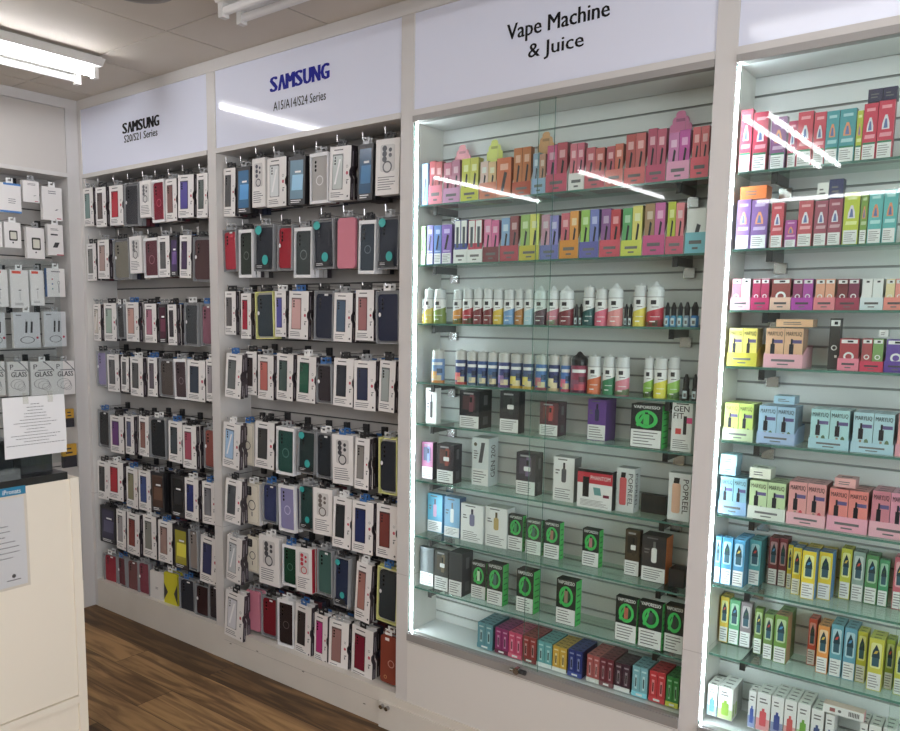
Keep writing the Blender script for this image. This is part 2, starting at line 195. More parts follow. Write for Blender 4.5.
ITEMS=[(3,1,'vb',2046,40,1854,24,135,0,(110,160,225),{'pic':'pen'}),(3,1,'tray',2088,40,1854,54,141,62,(225,110,130),{'b':[(190,75,85),(195,85,90)],'h':None,'pic':'pen'}),(3,1,'tray',2151,40,1854,66,134,48,(205,135,185),{'b':[(200,100,130),(190,110,140)],'h':(2116,64,2057,(240,140,150)),'pic':'pen'}),(3,1,'tray',2221,40,1854,66,134,44,(210,210,60),{'b':[(205,205,70),(210,205,80)],'h':(2245,60,2058,(225,230,110)),'pic':'pen'}),(3,1,'tray',2288,40,1854,61,118,52,(220,120,90),{'b':[(225,190,180),(225,185,130)],'h':None,'pic':'pen'}),(3,1,'vb',2346,40,1854,50,120,0,(215,100,60),{'pic':'pen'}),(3,1,'tray',2408,40,1854,63,144,43,(190,70,50),{'b':[(200,110,60),(195,105,55)],'h':(2430,58,2058,(240,165,110)),'pic':'pen'}),(3,1,'tray',2468,40,1854,50,121,47,(140,170,210),{'b':[(140,160,190),(200,130,110)],'h':None,'pic':'pen'}),(3,1,'tray',2521,40,1854,73,142,54,(205,70,100),{'b':[(220,75,130),(190,70,85)],'h':None,'pic':'pen'}),(3,1,'tray',2587,40,1854,48,134,50,(225,215,215),{'b':[(215,105,125),(205,90,115)],'h':None,'pic':'pen'}),(3,1,'tray',2643,40,1854,60,117,49,(205,90,105),{'b':[(195,80,95),(195,85,80)],'h':None,'pic':'pen'}),(3,1,'tray',2701,40,1854,52,117,48,(215,110,105),{'b':[(185,75,90),(205,95,75)],'h':None,'pic':'pen'}),(3,1,'tray',2760,40,1854,59,138,47,(215,95,100),{'b':[(185,75,75),(200,90,90)],'h':None,'pic':'pen'}),(3,1,'tray',2819,40,1854,54,145,48,(195,70,105),{'b':[(185,70,100),(195,75,105)],'h':(2843,61,2059,(230,115,170)),'pic':'pen'}),(3,1,'tray',2879,40,1854,60,130,51,(225,140,180),{'b':[(205,110,170),(200,70,160)],'h':None,'pic':'pen'}),(3,1,'tray',2935,40,1854,46,133,55,(230,80,100),{'b':[(215,80,90),(220,90,100)],'h':None,'pic':'pen'}),(3,2,'vb',2037,40,1661,29,127,0,(150,200,120),{'pic':'pen','lab':1}),(3,2,'vb',2070,40,1661,26,128,0,(120,110,190),{'pic':'pen','lab':1}),(3,2,'vb',2101,40,1661,29,126,0,(80,120,200),{'pic':'pen','lab':1}),(3,2,'vb',2137,40,1661,39,126,0,(130,90,190),{'pic':'pen','lab':1}),(3,2,'tray',2190,40,1661,52,138,44,(225,220,220),{'b':[(70,80,170),(60,70,160)],'h':None,'pic':'two'}),(3,2,'tray',2245,40,1661,55,135,42,(225,220,220),{'b':[(205,45,75),(200,40,70)],'h':None,'pic':'two'}),(3,2,'tray',2305,40,1661,58,133,47,(130,50,60),{'b':[(225,110,160),(220,90,150)],'h':None,'pic':'pen'}),(3,2,'tray',2371,40,1661,64,137,48,(190,65,80),{'b':[(120,160,210),(150,70,75)],'h':None,'pic':'pen'}),(3,2,'tray',2440,40,1661,67,138,45,(205,190,50),{'b':[(150,190,90),(225,220,90)],'h':None,'pic':'pen'}),(3,2,'tray',2507,40,1661,60,133,43,(110,110,190),{'b':[(210,140,170),(140,130,210)],'h':None,'pic':'pen'}),(3,2,'tray',2571,40,1661,59,137,54,(230,140,40),{'b':[(210,90,110),(235,150,60)],'h':None,'pic':'pen'}),(3,2,'tray',2634,40,1661,59,137,46,(90,90,175),{'b':[(150,200,80),(110,120,200)],'h':None,'pic':'pen'}),(3,2,'tray',2697,40,1661,61,136,48,(215,70,90),{'b':[(140,80,150),(210,60,70)],'h':None,'pic':'pen'}),(3,2,'tray',2760,40,1661,60,137,44,(205,210,70),{'b':[(90,170,100),(225,215,100)],'h':None,'pic':'pen'}),(3,2,'tray',2823,40,1661,60,140,54,(205,70,130),{'b':[(170,130,90),(205,90,160)],'h':None,'pic':'pen'}),(3,2,'tray',2880,40,1661,48,140,48,(210,80,110),{'b':[(190,200,50),(230,120,130)],'h':None,'pic':'pen'}),(3,2,'tray',2935,40,1661,54,122,55,(110,190,210),{'b':[(225,225,225)],'h':None,'pic':'pen'}),(3,3,'bottle',2030,40,1467,22,83,0,(230,200,80),{'c2':(235,235,235),'k':'s'}),(3,3,'bottle',2063,40,1467,37,118,0,(225,200,70),{'c2':(235,235,235),'k':'s'}),(3,3,'bottle',2107,40,1467,43,117,0,(120,145,50),{'c2':(235,235,235),'k':'s'}),(3,3,'bottle',2180,40,1467,36,114,0,(225,140,40),{'c2':(60,120,60),'k':'s'}),(3,3,'bottle',2219,40,1467,38,117,0,(190,40,50),{'c2':(70,110,60),'k':'s'}),(3,3,'bottle',2258,40,1467,36,116,0,(130,30,35),{'c2':(235,235,235),'k':'s'}),(3,3,'bottle',2296,40,1467,36,116,0,(125,30,35),{'c2':(235,235,235),'k':'s'}),(3,3,'bottle',2333,40,1467,36,114,0,(220,180,40),{'c2':(235,235,235),'k':'s'}),(3,3,'bottle',2372,40,1467,37,112,0,(100,150,205),{'c2':(235,235,235),'k':'s'}),(3,3,'bottle',2407,40,1467,29,113,0,(190,120,50),{'c2':(235,235,235),'k':'s'}),(3,3,'bottle',2441,40,1467,32,113,0,(170,205,220),{'c2':(235,235,235),'k':'s'}),(3,3,'bottle',2481,40,1467,41,118,0,(90,45,65),{'c2':(235,235,235),'k':'c'}),(3,3,'bottle',2522,40,1467,38,117,0,(215,120,140),{'c2':(120,190,130),'k':'c'}),(3,3,'bottle',2566,40,1467,44,117,0,(130,35,45),{'c2':(235,235,235),'k':'c'}),(3,3,'bottle',2637,40,1467,36,117,0,(25,85,85),{'c2':(235,235,235),'k':'s'}),(3,3,'bottle',2676,40,1467,37,110,0,(220,90,120),{'c2':(235,235,235),'k':'s'}),(3,3,'bottle',2718,40,1467,42,121,0,(225,130,130),{'c2':(235,235,235),'k':'c'}),(3,3,'bottle',2789,40,1467,36,119,0,(225,205,60),{'c2':(235,235,235),'k':'s'}),(3,3,'bottle',2833,40,1467,45,124,0,(200,40,60),{'c2':(40,110,70),'k':'c'}),(3,3,'dropper',2598,40,1467,13,63,0,(30,35,45),{}),(3,3,'dropper',2613,40,1467,12,63,0,(30,35,45),{}),(3,3,'dropper',2750,40,1467,11,62,0,(35,50,60),{}),(3,3,'dropper',2763,40,1467,12,62,0,(35,45,55),{}),(3,3,'dropper',2867,40,1467,14,66,0,(60,150,200),{}),(3,3,'dropper',2884,40,1467,16,66,0,(70,150,200),{}),(3,3,'dropper',2902,40,1467,15,66,0,(70,160,190),{}),(3,3,'dropper',2920,40,1467,17,67,0,(120,150,180),{}),(3,3,'dropper',2941,40,1467,21,67,0,(50,130,210),{}),(3,4,'bottle',2103,40,1270,44,114,0,(225,130,50),{'c2':(110,150,210),'k':'g'}),(3,4,'bottle',2196,40,1270,40,114,0,(200,60,60),{'c2':(40,60,130),'k':'g'}),(3,4,'bottle',2240,40,1270,36,112,0,(60,90,120),{'c2':(40,60,130),'k':'g'}),(3,4,'bottle',2279,40,1270,35,112,0,(60,90,110),{'c2':(40,70,140),'k':'g'}),(3,4,'bottle',2318,40,1270,36,112,0,(50,60,80),{'c2':(50,90,150),'k':'g'}),(3,4,'bottle',2360,40,1270,41,112,0,(100,60,130),{'c2':(50,60,130),'k':'g'}),(3,4,'bottle',2403,40,1270,39,111,0,(220,170,50),{'c2':(60,80,130),'k':'g'}),(3,4,'bottle',2445,40,1270,37,111,0,(210,170,60),{'c2':(60,80,130),'k':'g'}),(3,4,'bottle',2490,40,1270,38,111,0,(170,60,80),{'c2':(60,110,190),'k':'g'}),(3,4,'bottle',2532,40,1270,34,111,0,(200,170,120),{'c2':(40,50,110),'k':'g'}),(3,4,'bottle',2571,40,1270,31,111,0,(200,60,100),{'c2':(70,120,200),'k':'g'}),(3,4,'bottle',2614,40,1270,50,121,0,(90,25,55),{'c2':(150,40,70),'k':'k'}),(3,4,'bottle',2662,40,1270,39,114,0,(225,100,50),{'c2':(235,235,235),'k':'s'}),(3,4,'bottle',2707,40,1270,35,115,0,(40,130,80),{'c2':(235,235,235),'k':'s'}),(3,4,'bottle',2748,40,1270,39,115,0,(225,120,140),{'c2':(90,180,110),'k':'s'}),(3,4,'bottle',2824,40,1270,27,115,0,(130,185,60),{'c2':(60,60,60),'k':'s'}),(3,4,'bottle',2858,40,1270,36,116,0,(225,215,50),{'c2':(235,235,235),'k':'s'}),(3,4,'bottle',2894,40,1270,32,120,0,(150,205,80),{'c2':(100,130,90),'k':'s'}),(3,4,'dropper',2928,40,1270,19,70,0,(40,42,45),{}),(3,4,'dropper',2952,40,1270,16,71,0,(40,42,45),{}),(3,5,'kit',2079,48,1128,43,121,26,(225,228,230),{'side':(225,228,230),'pic':'pen','c2':(60,60,65),'txt':None,'lab':0}),(3,5,'kit',2241,35,1128,76,123,76,(38,38,44),{'side':(30,30,34),'pic':'dev','c2':(120,60,70),'txt':'MOD','lab':0.33}),(3,5,'kit',2390,35,1128,68,131,38,(38,38,44),{'side':(30,30,34),'pic':'dev','c2':(50,60,60),'txt':None,'lab':0.33}),(3,5,'kit',2515,60,1128,62,104,56,(90,35,50),{'side':(60,35,50),'pic':'dev','c2':(190,60,60),'txt':None,'lab':0.33}),(3,5,'kit',2664,75,1128,57,122,71,(100,55,150),{'side':(95,50,145),'pic':'pen','c2':(50,50,90),'txt':None,'lab':0.38}),(3,5,'kit',2828,38,1128,89,122,51,(32,36,38),{'side':(60,200,85),'pic':'ring','c2':(60,200,85),'txt':'VAPORESSO','lab':0.42}),(3,5,'kit',2925,42,1128,55,135,34,(232,232,235),{'side':(220,220,225),'pic':'fit','c2':(215,40,80),'txt':'GEN FIT','lab':0.28}),(3,6,'kit',2050,61,931,59,128,24,(180,90,140),{'side':(40,40,60),'pic':'dev','c2':(110,130,200),'txt':None,'lab':0.33}),(3,6,'kit',2143,44,931,67,132,50,(50,42,50),{'side':(45,42,48),'pic':'dev','c2':(150,60,50),'txt':None,'lab':0.33}),(3,6,'kit',2255,86,931,64,161,59,(205,212,215),{'side':(200,208,212),'pic':'gen','c2':(70,70,75),'txt':'GEN 200','lab':0.35}),(3,6,'kit',2441,60,931,69,135,48,(48,45,60),{'side':(35,35,42),'pic':'dev','c2':(110,90,130),'txt':None,'lab':0.33}),(3,6,'kit',2571,61,931,69,136,48,(228,228,232),{'side':(90,95,95),'pic':'pen','c2':(80,80,88),'txt':None,'lab':0.33}),(3,6,'kit',2684,35,931,109,115,26,(220,222,225),{'side':(30,30,34),'pic':'phan','c2':(200,35,55),'txt':'PHANTOM','lab':0.25}),(3,6,'kit',2770,53,931,52,129,42,(200,205,205),{'side':(190,195,195),'pic':'pop','c2':(215,80,85),'txt':'POPREEL','lab':0}),(3,6,'kit',2840,90,931,73,54,20,(40,42,44),{'side':(30,30,32),'pic':'none','c2':None,'txt':None,'lab':0}),(3,6,'kit',2924,54,931,60,134,31,(215,218,220),{'side':(200,205,205),'pic':'pop','c2':(225,170,140),'txt':'POPREEL','lab':0}),(3,7,'kit',2055,99,735,82,136,20,(70,170,215),{'side':(60,140,190),'pic':'pen','c2':(200,150,190),'txt':None,'lab':0.3}),(3,7,'kit',2146,86,735,63,139,38,(110,165,205),{'side':(70,100,140),'pic':'pen','c2':(220,220,230),'txt':None,'lab':0.25}),(3,7,'kit',2235,74,735,88,130,20,(225,225,225),{'side':(205,205,205),'pic':'pen','c2':(110,110,150),'txt':None,'lab':0.33}),(3,7,'kit',2326,79,735,82,133,53,(228,228,222),{'side':(205,205,205),'pic':'pen','c2':(190,160,90),'txt':None,'lab':0.33}),(3,7,'kit',2395,86,735,54,118,20,(35,42,42),{'side':(60,200,85),'pic':'ring','c2':(60,160,90),'txt':'VAPORESSO','lab':0.4}),(3,7,'kit',2462,84,735,55,114,20,(35,42,42),{'side':(60,200,85),'pic':'ring','c2':(60,110,100),'txt':'VAPORESSO','lab':0.4}),(3,7,'kit',2527,83,735,54,118,28,(35,42,42),{'side':(60,200,85),'pic':'ring','c2':(170,110,90),'txt':'VAPORESSO','lab':0.4}),(3,7,'kit',2655,88,735,54,116,29,(35,42,42),{'side':(60,200,85),'pic':'ring','c2':(190,110,120),'txt':'VAPORESSO','lab':0.4}),(3,7,'kit',2786,86,735,44,138,20,(75,62,45),{'side':(55,45,38),'pic':'dev','c2':(60,50,40),'txt':None,'lab':0.33}),(3,7,'kit',2856,71,735,70,136,52,(52,50,54),{'side':(230,110,40),'pic':'pen','c2':(225,225,225),'txt':None,'lab':0.32}),(3,7,'kit',2923,69,735,43,51,49,(42,42,46),{'side':(34,34,38),'pic':'none','c2':None,'txt':None,'lab':0}),(3,8,'kit',2064,55,551,59,137,20,(70,78,82),{'side':(60,65,68),'pic':'none','c2':(50,60,60),'txt':None,'lab':0.35}),(3,8,'kit',2134,45,551,57,142,20,(66,68,68),{'side':(50,52,52),'pic':'dev','c2':(120,105,80),'txt':None,'lab':0.35}),(3,8,'kit',2199,35,551,53,149,66,(60,64,70),{'side':(48,50,56),'pic':'none','c2':(50,50,60),'txt':None,'lab':0.35}),(3,8,'kit',2275,60,551,57,127,20,(35,42,42),{'side':(60,200,85),'pic':'ring','c2':(190,220,190),'txt':'VAPORESSO','lab':0.36}),(3,8,'kit',2347,46,551,59,138,37,(35,42,42),{'side':(60,200,85),'pic':'ring','c2':(70,110,110),'txt':'VAPORESSO','lab':0.36}),(3,8,'kit',2457,48,551,61,139,44,(35,42,42),{'side':(60,200,85),'pic':'ring','c2':(60,70,80),'txt':'VAPORESSO','lab':0.36}),(3,8,'kit',2603,41,551,65,142,38,(35,42,42),{'side':(60,200,85),'pic':'ring','c2':(150,120,100),'txt':'VAPORESSO','lab':0.36}),(3,8,'kit',2797,35,551,64,133,20,(35,42,42),{'side':(60,200,85),'pic':'ring','c2':(190,90,70),'txt':'VAPORESSO','lab':0.4}),(3,8,'kit',2869,35,551,67,137,20,(35,42,42),{'side':(60,200,85),'pic':'ring','c2':(60,70,75),'txt':'VAPORESSO','lab':0.4}),(3,8,'kit',2933,45,551,53,137,37,(35,42,42),{'side':(60,200,85),'pic':'ring','c2':(50,60,60),'txt':'VAPORESSO','lab':0.4}),(3,9,'block',2315,45,392,59,88,0,(85,145,160),{'lip':(85,145,160),'n':5}),(3,9,'block',2379,45,392,50,87,0,(150,30,100),{'lip':(110,30,60),'n':5}),(3,9,'block',2429,45,392,50,86,0,(215,55,100),{'lip':(225,90,120),'n':5}),(3,9,'block',2481,45,392,50,86,0,(170,45,50),{'lip':(150,60,60),'n':5}),(3,9,'block',2535,45,392,52,84,0,(90,165,170),{'lip':(215,225,225),'n':5}),(3,9,'block',2587,45,392,48,82,0,(215,160,45),{'lip':(225,225,215),'n':5}),(3,9,'block',2639,45,392,47,86,0,(30,45,130),{'lip':(60,80,170),'n':5}),(3,9,'block',2698,45,392,41,86,0,(180,75,75),{'lip':(205,205,200),'n':5}),(3,9,'block',2741,45,392,43,88,0,(120,35,50),{'lip':(130,80,85),'n':5}),(3,9,'block',2790,45,392,48,87,0,(65,32,50),{'lip':(215,215,215),'n':4}),(3,9,'block',2843,45,392,46,92,0,(115,175,190),{'lip':(120,210,230),'n':4}),(3,9,'block',2894,45,392,47,92,0,(215,40,50),{'lip':(225,60,70),'n':4}),(3,9,'block',2938,45,392,36,90,0,(45,140,60),{'lip':(215,215,60),'n':4}),(4,1,'vb',3043,40,1857,35,154,0,(215,45,75),{'pic':'drop','lab':1,'gr':1}),(4,1,'vb',3081,40,1857,34,143,0,(190,40,70),{'pic':'drop','lab':1,'gr':1}),(4,1,'vb',3123,40,1857,35,125,0,(130,70,130),{'pic':'drop','lab':1,'gr':1}),(4,1,'vb',3155,40,1857,19,111,0,(190,50,90),{'pic':'drop','lab':1,'gr':1}),(4,1,'vb',3182,40,1857,33,129,0,(215,60,80),{'pic':'drop','lab':1,'gr':1}),(4,1,'vb',3214,40,1857,25,123,0,(215,60,80),{'pic':'drop','lab':1,'gr':1}),(4,1,'vb',3241,40,1857,27,122,0,(60,150,160),{'pic':'drop','lab':1,'gr':1}),(4,1,'vb',3272,40,1857,34,122,0,(60,150,160),{'pic':'drop','lab':1,'gr':1}),(4,1,'vb',3297,40,1857,12,114,0,(180,190,50),{'pic':'drop','lab':1,'gr':1}),(4,1,'vb',3318,40,1857,28,127,0,(215,45,75),{'pic':'drop','lab':1,'gr':1}),(4,1,'vb',3349,40,1857,32,130,0,(215,45,75),{'pic':'drop','lab':1,'gr':1}),(4,1,'vb',3324,40,1986,29,29,0,(50,45,80),{'pic':'none'}),(4,1,'vb',3353,40,1986,27,29,0,(50,45,80),{'pic':'none'}),(4,2,'vb',3053,40,1666,33,124,0,(120,80,150),{'pic':'drop','lab':1}),(4,2,'vb',3091,40,1666,39,121,0,(120,80,150),{'pic':'drop','lab':1}),(4,2,'vb',3133,40,1666,28,110,0,(200,60,75),{'pic':'drop','lab':1}),(4,2,'vb',3165,40,1666,26,66,0,(170,60,150),{'pic':'drop','lab':1}),(4,2,'vb',3196,40,1666,32,110,0,(200,75,85),{'pic':'drop','lab':1}),(4,2,'vb',3230,40,1666,28,107,0,(160,70,90),{'pic':'drop','lab':1}),(4,2,'vb',3260,40,1666,29,109,0,(160,70,90),{'pic':'drop','lab':1}),(4,2,'vb',3294,40,1666,32,121,0,(190,205,50),{'pic':'drop','lab':1}),(4,2,'vb',3320,40,1666,14,116,0,(120,160,60),{'pic':'drop','lab':1}),(4,2,'vb',3343,40,1666,28,119,0,(80,180,180),{'pic':'drop','lab':1}),(4,2,'vb',3372,40,1666,27,121,0,(80,180,180),{'pic':'drop','lab':1}),(4,2,'vb',3073,40,1790,62,32,0,(240,110,45),{'pic':'none'}),(4,2,'vb',3230,40,1776,24,39,0,(220,220,215),{'pic':'none'}),(4,2,'vb',3258,40,1776,30,45,0,(45,50,100),{'pic':'none'}),(4,3,'tray',3056,40,1513,52,80,31,(245,160,180),{'b':[(215,90,110),(235,200,210)],'h':None,'pic':'Q'}),(4,3,'tray',3104,40,1513,44,79,31,(205,30,100),{'b':[(190,40,90),(190,40,90)],'h':None,'pic':'Q'}),(4,3,'tray',3152,40,1513,48,78,31,(235,180,160),{'b':[(150,60,60)],'h':None,'pic':'Q'}),(4,3,'tray',3201,40,1513,49,76,30,(180,50,170),{'b':[(150,50,100),(170,60,160)],'h':None,'pic':'Q'}),(4,3,'tray',3250,40,1513,46,75,30,(230,120,130),{'b':[(225,150,120),(225,150,120)],'h':None,'pic':'Q'}),(4,3,'tray',3299,40,1513,50,74,29,(170,50,80),{'b':[(120,40,50),(130,50,80)],'h':None,'pic':'Q'}),(4,3,'tray',3349,40,1513,47,73,29,(205,215,228),{'b':[(225,225,228),(215,220,225)],'h':None,'pic':'Q'}),(4,3,'tray',3394,40,1513,41,72,29,(240,130,120),{'b':[(225,205,150),(235,140,130)],'h':None,'pic':'Q'}),(4,4,'tray',3064,40,1369,83,98,34,(205,190,45),{'b':[(230,210,90),(230,210,90)],'h':None,'pic':'mary'}),(4,4,'tray',3167,40,1369,90,99,34,(235,160,175),{'b':[(225,170,130),(225,170,130)],'h':None,'pic':'mary'}),(4,4,'vb',3188,40,1471,83,19,0,(230,175,130),{'pic':'none'}),(4,4,'vb',3277,60,1369,27,124,0,(60,60,62),{'pic':'Q'}),(4,4,'tray',3309,40,1369,48,77,29,(240,120,145),{'b':[(180,60,70)],'h':None,'pic':'Q'}),(4,4,'tray',3359,40,1369,48,78,24,(225,50,85),{'b':[(180,75,80),(120,160,90)],'h':None,'pic':'Q'}),(4,4,'tray',3407,40,1369,45,77,26,(95,60,165),{'b':[(100,70,170)],'h':None,'pic':'Q'}),(4,4,'vb',3379,40,1451,18,16,0,(225,225,225),{'pic':'none'}),(4,5,'tray',3065,40,1174,86,98,31,(180,195,150),{'b':[(195,220,90),(190,215,95)],'h':None,'pic':'mary'}),(4,5,'tray',3162,40,1174,89,97,29,(155,180,220),{'b':[(150,190,220),(150,190,220)],'h':None,'pic':'mary'}),(4,5,'tray',3282,40,1174,88,98,26,(160,205,220),{'b':[(160,210,215),(160,210,215)],'h':None,'pic':'mary'}),(4,5,'tray',3374,40,1174,88,97,25,(165,205,225),{'b':[(165,205,220),(165,205,220)],'h':None,'pic':'mary'}),(4,5,'tray',3456,40,1174,69,101,29,(235,150,170),{'b':[(235,150,150),(235,150,150)],'h':None,'pic':'mary'}),(4,5,'vb',3177,40,1278,48,20,0,(150,195,225),{'pic':'none'}),(4,6,'tray',3059,40,975,89,100,36,(130,170,215),{'b':[(125,180,200),(125,180,200)],'h':None,'pic':'mary'}),(4,6,'tray',3152,40,975,90,100,33,(210,215,205),{'b':[(185,210,155),(185,210,155)],'h':None,'pic':'mary'}),(4,6,'tray',3244,40,975,88,110,31,(240,165,180),{'b':[(225,145,145),(225,145,145)],'h':None,'pic':'mary'}),(4,6,'tray',3335,40,975,87,105,37,(240,150,175),{'b':[(235,125,120),(235,125,120)],'h':None,'pic':'mary'}),(4,6,'tray',3422,40,975,80,112,38,(240,160,180),{'b':[(215,120,140),(230,140,170)],'h':None,'pic':'mary'}),(4,6,'vb',3051,40,1080,42,25,0,(150,205,230),{'pic':'none'}),(4,6,'vb',3053,40,1105,41,29,0,(155,210,235),{'pic':'none'}),(4,6,'vb',3132,40,1081,51,27,0,(220,225,205),{'pic':'none'}),(4,6,'vb',3325,40,1085,45,22,0,(240,160,160),{'pic':'none'}),(4,7,'vb',3034,41,783,27,128,0,(60,150,205),{'pic':'elf','lab':1}),(4,7,'vb',3064,38,783,26,128,0,(60,150,205),{'pic':'elf','lab':1}),(4,7,'vb',3094,40,783,30,127,0,(60,150,205),{'pic':'elf','lab':1,'n':4}),(4,7,'vb',3122,81,783,30,123,0,(70,160,170),{'pic':'elf','lab':1,'n':3}),(4,7,'vb',3159,120,783,23,128,0,(125,45,55),{'pic':'elf','lab':1,'n':2}),(4,7,'vb',3182,120,783,19,130,0,(130,40,55),{'pic':'elf','lab':1,'n':2}),(4,7,'vb',3201,114,783,11,119,0,(235,205,40),{'pic':'elf','lab':1,'n':2,'t':(60,125,190)}),(4,7,'vb',3226,75,783,20,124,0,(235,205,40),{'pic':'elf','lab':1,'n':3,'t':(60,125,190)}),(4,7,'vb',3257,57,783,31,125,0,(235,205,40),{'pic':'elf','lab':1,'n':4,'t':(60,125,190)}),(4,7,'vb',3290,81,783,30,123,0,(235,205,40),{'pic':'elf','lab':1,'n':4,'t':(60,125,190)}),(4,7,'vb',3329,120,783,24,131,0,(205,205,50),{'pic':'elf','lab':1,'n':2}),(4,7,'vb',3357,120,783,26,128,0,(140,170,160),{'pic':'elf','lab':1,'n':2}),(4,7,'vb',3386,120,783,27,125,0,(80,150,90),{'pic':'elf','lab':1,'n':2}),(4,7,'vb',3412,120,783,21,119,0,(70,160,110),{'pic':'elf','lab':1}),(4,7,'vb',3445,120,783,25,131,0,(210,90,110),{'pic':'elf','lab':1,'n':2}),(4,8,'vb',3042,120,591,27,130,0,(240,200,50),{'pic':'elf','lab':1,'n':2}),(4,8,'vb',3071,120,591,27,127,0,(90,185,120),{'pic':'elf','lab':1}),(4,8,'vb',3101,120,591,28,127,0,(140,125,130),{'pic':'elf','lab':1}),(4,8,'vb',3140,95,591,20,127,0,(110,140,60),{'pic':'elf','lab':1}),(4,8,'vb',3170,75,591,23,124,0,(110,145,70),{'pic':'elf','lab':1,'n':2}),(4,8,'vb',3201,70,591,31,130,0,(105,150,60),{'pic':'elf','lab':1,'n':4,'t':(170,120,80)}),(4,8,'vb',3267,111,591,19,125,0,(225,80,60),{'pic':'elf','lab':1,'n':2}),(4,8,'vb',3299,75,591,26,125,0,(235,140,60),{'pic':'elf','lab':1,'n':3}),(4,8,'vb',3329,75,591,27,136,0,(90,160,180),{'pic':'elf','lab':1,'n':3}),(4,8,'vb',3359,74,591,27,135,0,(90,160,190),{'pic':'elf','lab':1,'n':3}),(4,8,'vb',3384,79,591,21,131,0,(205,200,50),{'pic':'elf','lab':1,'n':2}),(4,8,'vb',3418,50,591,31,131,0,(210,205,60),{'pic':'elf','lab':1,'n':3}),(4,8,'vb',3444,79,591,18,126,0,(160,180,50),{'pic':'elf','lab':1,'n':2}),(4,8,'vb',3469,61,591,23,121,0,(210,205,60),{'pic':'elf','lab':1,'n':3}),(4,9,'vb',3042,50,401,32,89,0,(228,226,222),{'pic':'lo','c2':(70,140,210),'n':3,'lab':0}),(4,9,'vb',3080,50,401,38,91,0,(228,226,222),{'pic':'lo','c2':(150,200,60),'n':4,'lab':0}),(4,9,'vb',3148,50,401,18,103,0,(228,226,222),{'pic':'lo','c2':(60,90,190),'n':2,'lab':0}),(4,9,'vb',3176,50,401,33,105,0,(228,226,222),{'pic':'lo','c2':(220,70,80),'n':3,'lab':0}),(4,9,'vb',3210,50,401,29,106,0,(228,226,222),{'pic':'lo','c2':(50,70,150),'n':4,'lab':0}),(4,9,'vb',3241,50,401,28,107,0,(228,226,222),{'pic':'lo','c2':(215,80,80),'n':4,'lab':0}),(4,9,'vb',3272,50,401,29,107,0,(228,226,222),{'pic':'lo','c2':(110,170,60),'n':4,'lab':0}),(4,9,'vb',3304,50,401,28,102,0,(228,226,222),{'pic':'lo','c2':(60,80,140),'n':3,'lab':0}),(4,9,'vb',3338,50,401,31,98,0,(228,226,222),{'pic':'lo','c2':(60,90,150),'n':3,'lab':0}),(4,9,'vb',3403,50,401,22,101,0,(228,226,222),{'pic':'lo','c2':(190,60,60),'n':3,'lab':0}),(4,9,'vb',3430,50,401,26,103,0,(228,226,222),{'pic':'lo','c2':(70,110,180),'n':3,'lab':0}),(4,9,'vb',3459,50,401,25,106,0,(228,226,222),{'pic':'lo','c2':(140,180,70),'n':3,'lab':0}),(4,9,'lying',3367,50,401,73,138,0,(225,215,205),{})]
# ---------------- shared paints ----------------
WHITE = noisy('white_melamine', (204, 201, 196), (198, 195, 190), 3, .35)
POST = noisy('grey_white_laminate', (194, 191, 188), (189, 186, 183), 2.5, .38)
BASEM = noisy('scuffed_white_board', (204, 199, 190), (190, 184, 174), 5, .5, .1)
SLAT = mat((212, 214, 214), .4); GROOVE = mat((150, 152, 152), .5); SLATG = mat((172, 168, 162), .5)
ALU = mat((140, 136, 133), .4, .15); CHROME = mat((170, 170, 172), .22, 1.0); DARKMET = mat((46, 46, 48), .4, .3)
DW = mat((238, 238, 236), .4); INK = mat((48, 46, 50), .5); INK2 = mat((105, 103, 106), .5); PRINT = mat((70, 68, 72), .5)
GLASS = clear((250, 254, 252)); SHELFG = clear((236, 248, 243), .02); EDGE = clear((125, 175, 162), .5, .1); BLISTER = clear((250, 250, 250), .0, .12, .35); FROST = clear((225, 227, 228), .45, .2)
PANEL = bpy.data.materials.new('glossy_fascia'); PANEL.use_nodes = True
_b = PANEL.node_tree.nodes['Principled BSDF']; _b.inputs['Base Color'].default_value = (.78, .81, .94, 1); _b.inputs['Roughness'].default_value = .06; _b.inputs['Specular IOR Level'].default_value = .5
# ---------------- setting ----------------
XR, YF, HC, YB = 6.2, -6.2, 2.50, .19
b = MB(); b.box(-.2, XR, YF, .22, -.03, 0, mat((90, 60, 40)), top=floor_mat()); tag(b.build('floor'), kind='structure')
b = MB(); tile = noisy('mineral_ceiling_tile', (194, 186, 174), (186, 178, 166), 6, .8, .05); seam = mat((70, 62, 55), .8)
b.box(-.2, XR, YF, .22, HC+.012, HC+.05, seam)
xs = [-.2, .145]+[.645+.5*i for i in range(11)]+[XR]; ys = [.22, -.31]+[-.31-.6*i for i in range(1, 10)]+[YF]
for i in range(len(xs)-1):
    for j in range(len(ys)-1):
        b.box(xs[i]+.0035, xs[i+1]-.0035, ys[j+1]+.0035, ys[j]-.0035, HC, HC+.012, tile)
tag(b.build('ceiling'), kind='structure')
def slats(bb, x0, x1, y, z0, z1, ms, mg, axis='x', pitch=.05, edges=True):
    z = z1
    while z > z0+.002:
        zl = max(z-pitch+.006, z0)
        if axis == 'x': bb.box(x0, x1, y, y+.012, zl, z, ms, bottom=mg)
        else: bb.box(y-.012, y, x0, x1, zl, z, ms)
        z -= pitch
    if axis == 'x': bb.box(x0, x1, y+.008, y+.02, z0, z1, mg)
    else: bb.box(y-.02, y-.008, x0, x1, z0, z1, mg)
b = MB()
slats(b, -.02, 2.0, YB-.02, .143, 2.136, SLATG, mat((60, 58, 56)), pitch=.075); slats(b, 2.0, 4.0, YB-.02, .387, 2.117, SLAT, GROOVE)
b.box(-.2, XR, YB, YB+.03, 0, HC, WHITE)
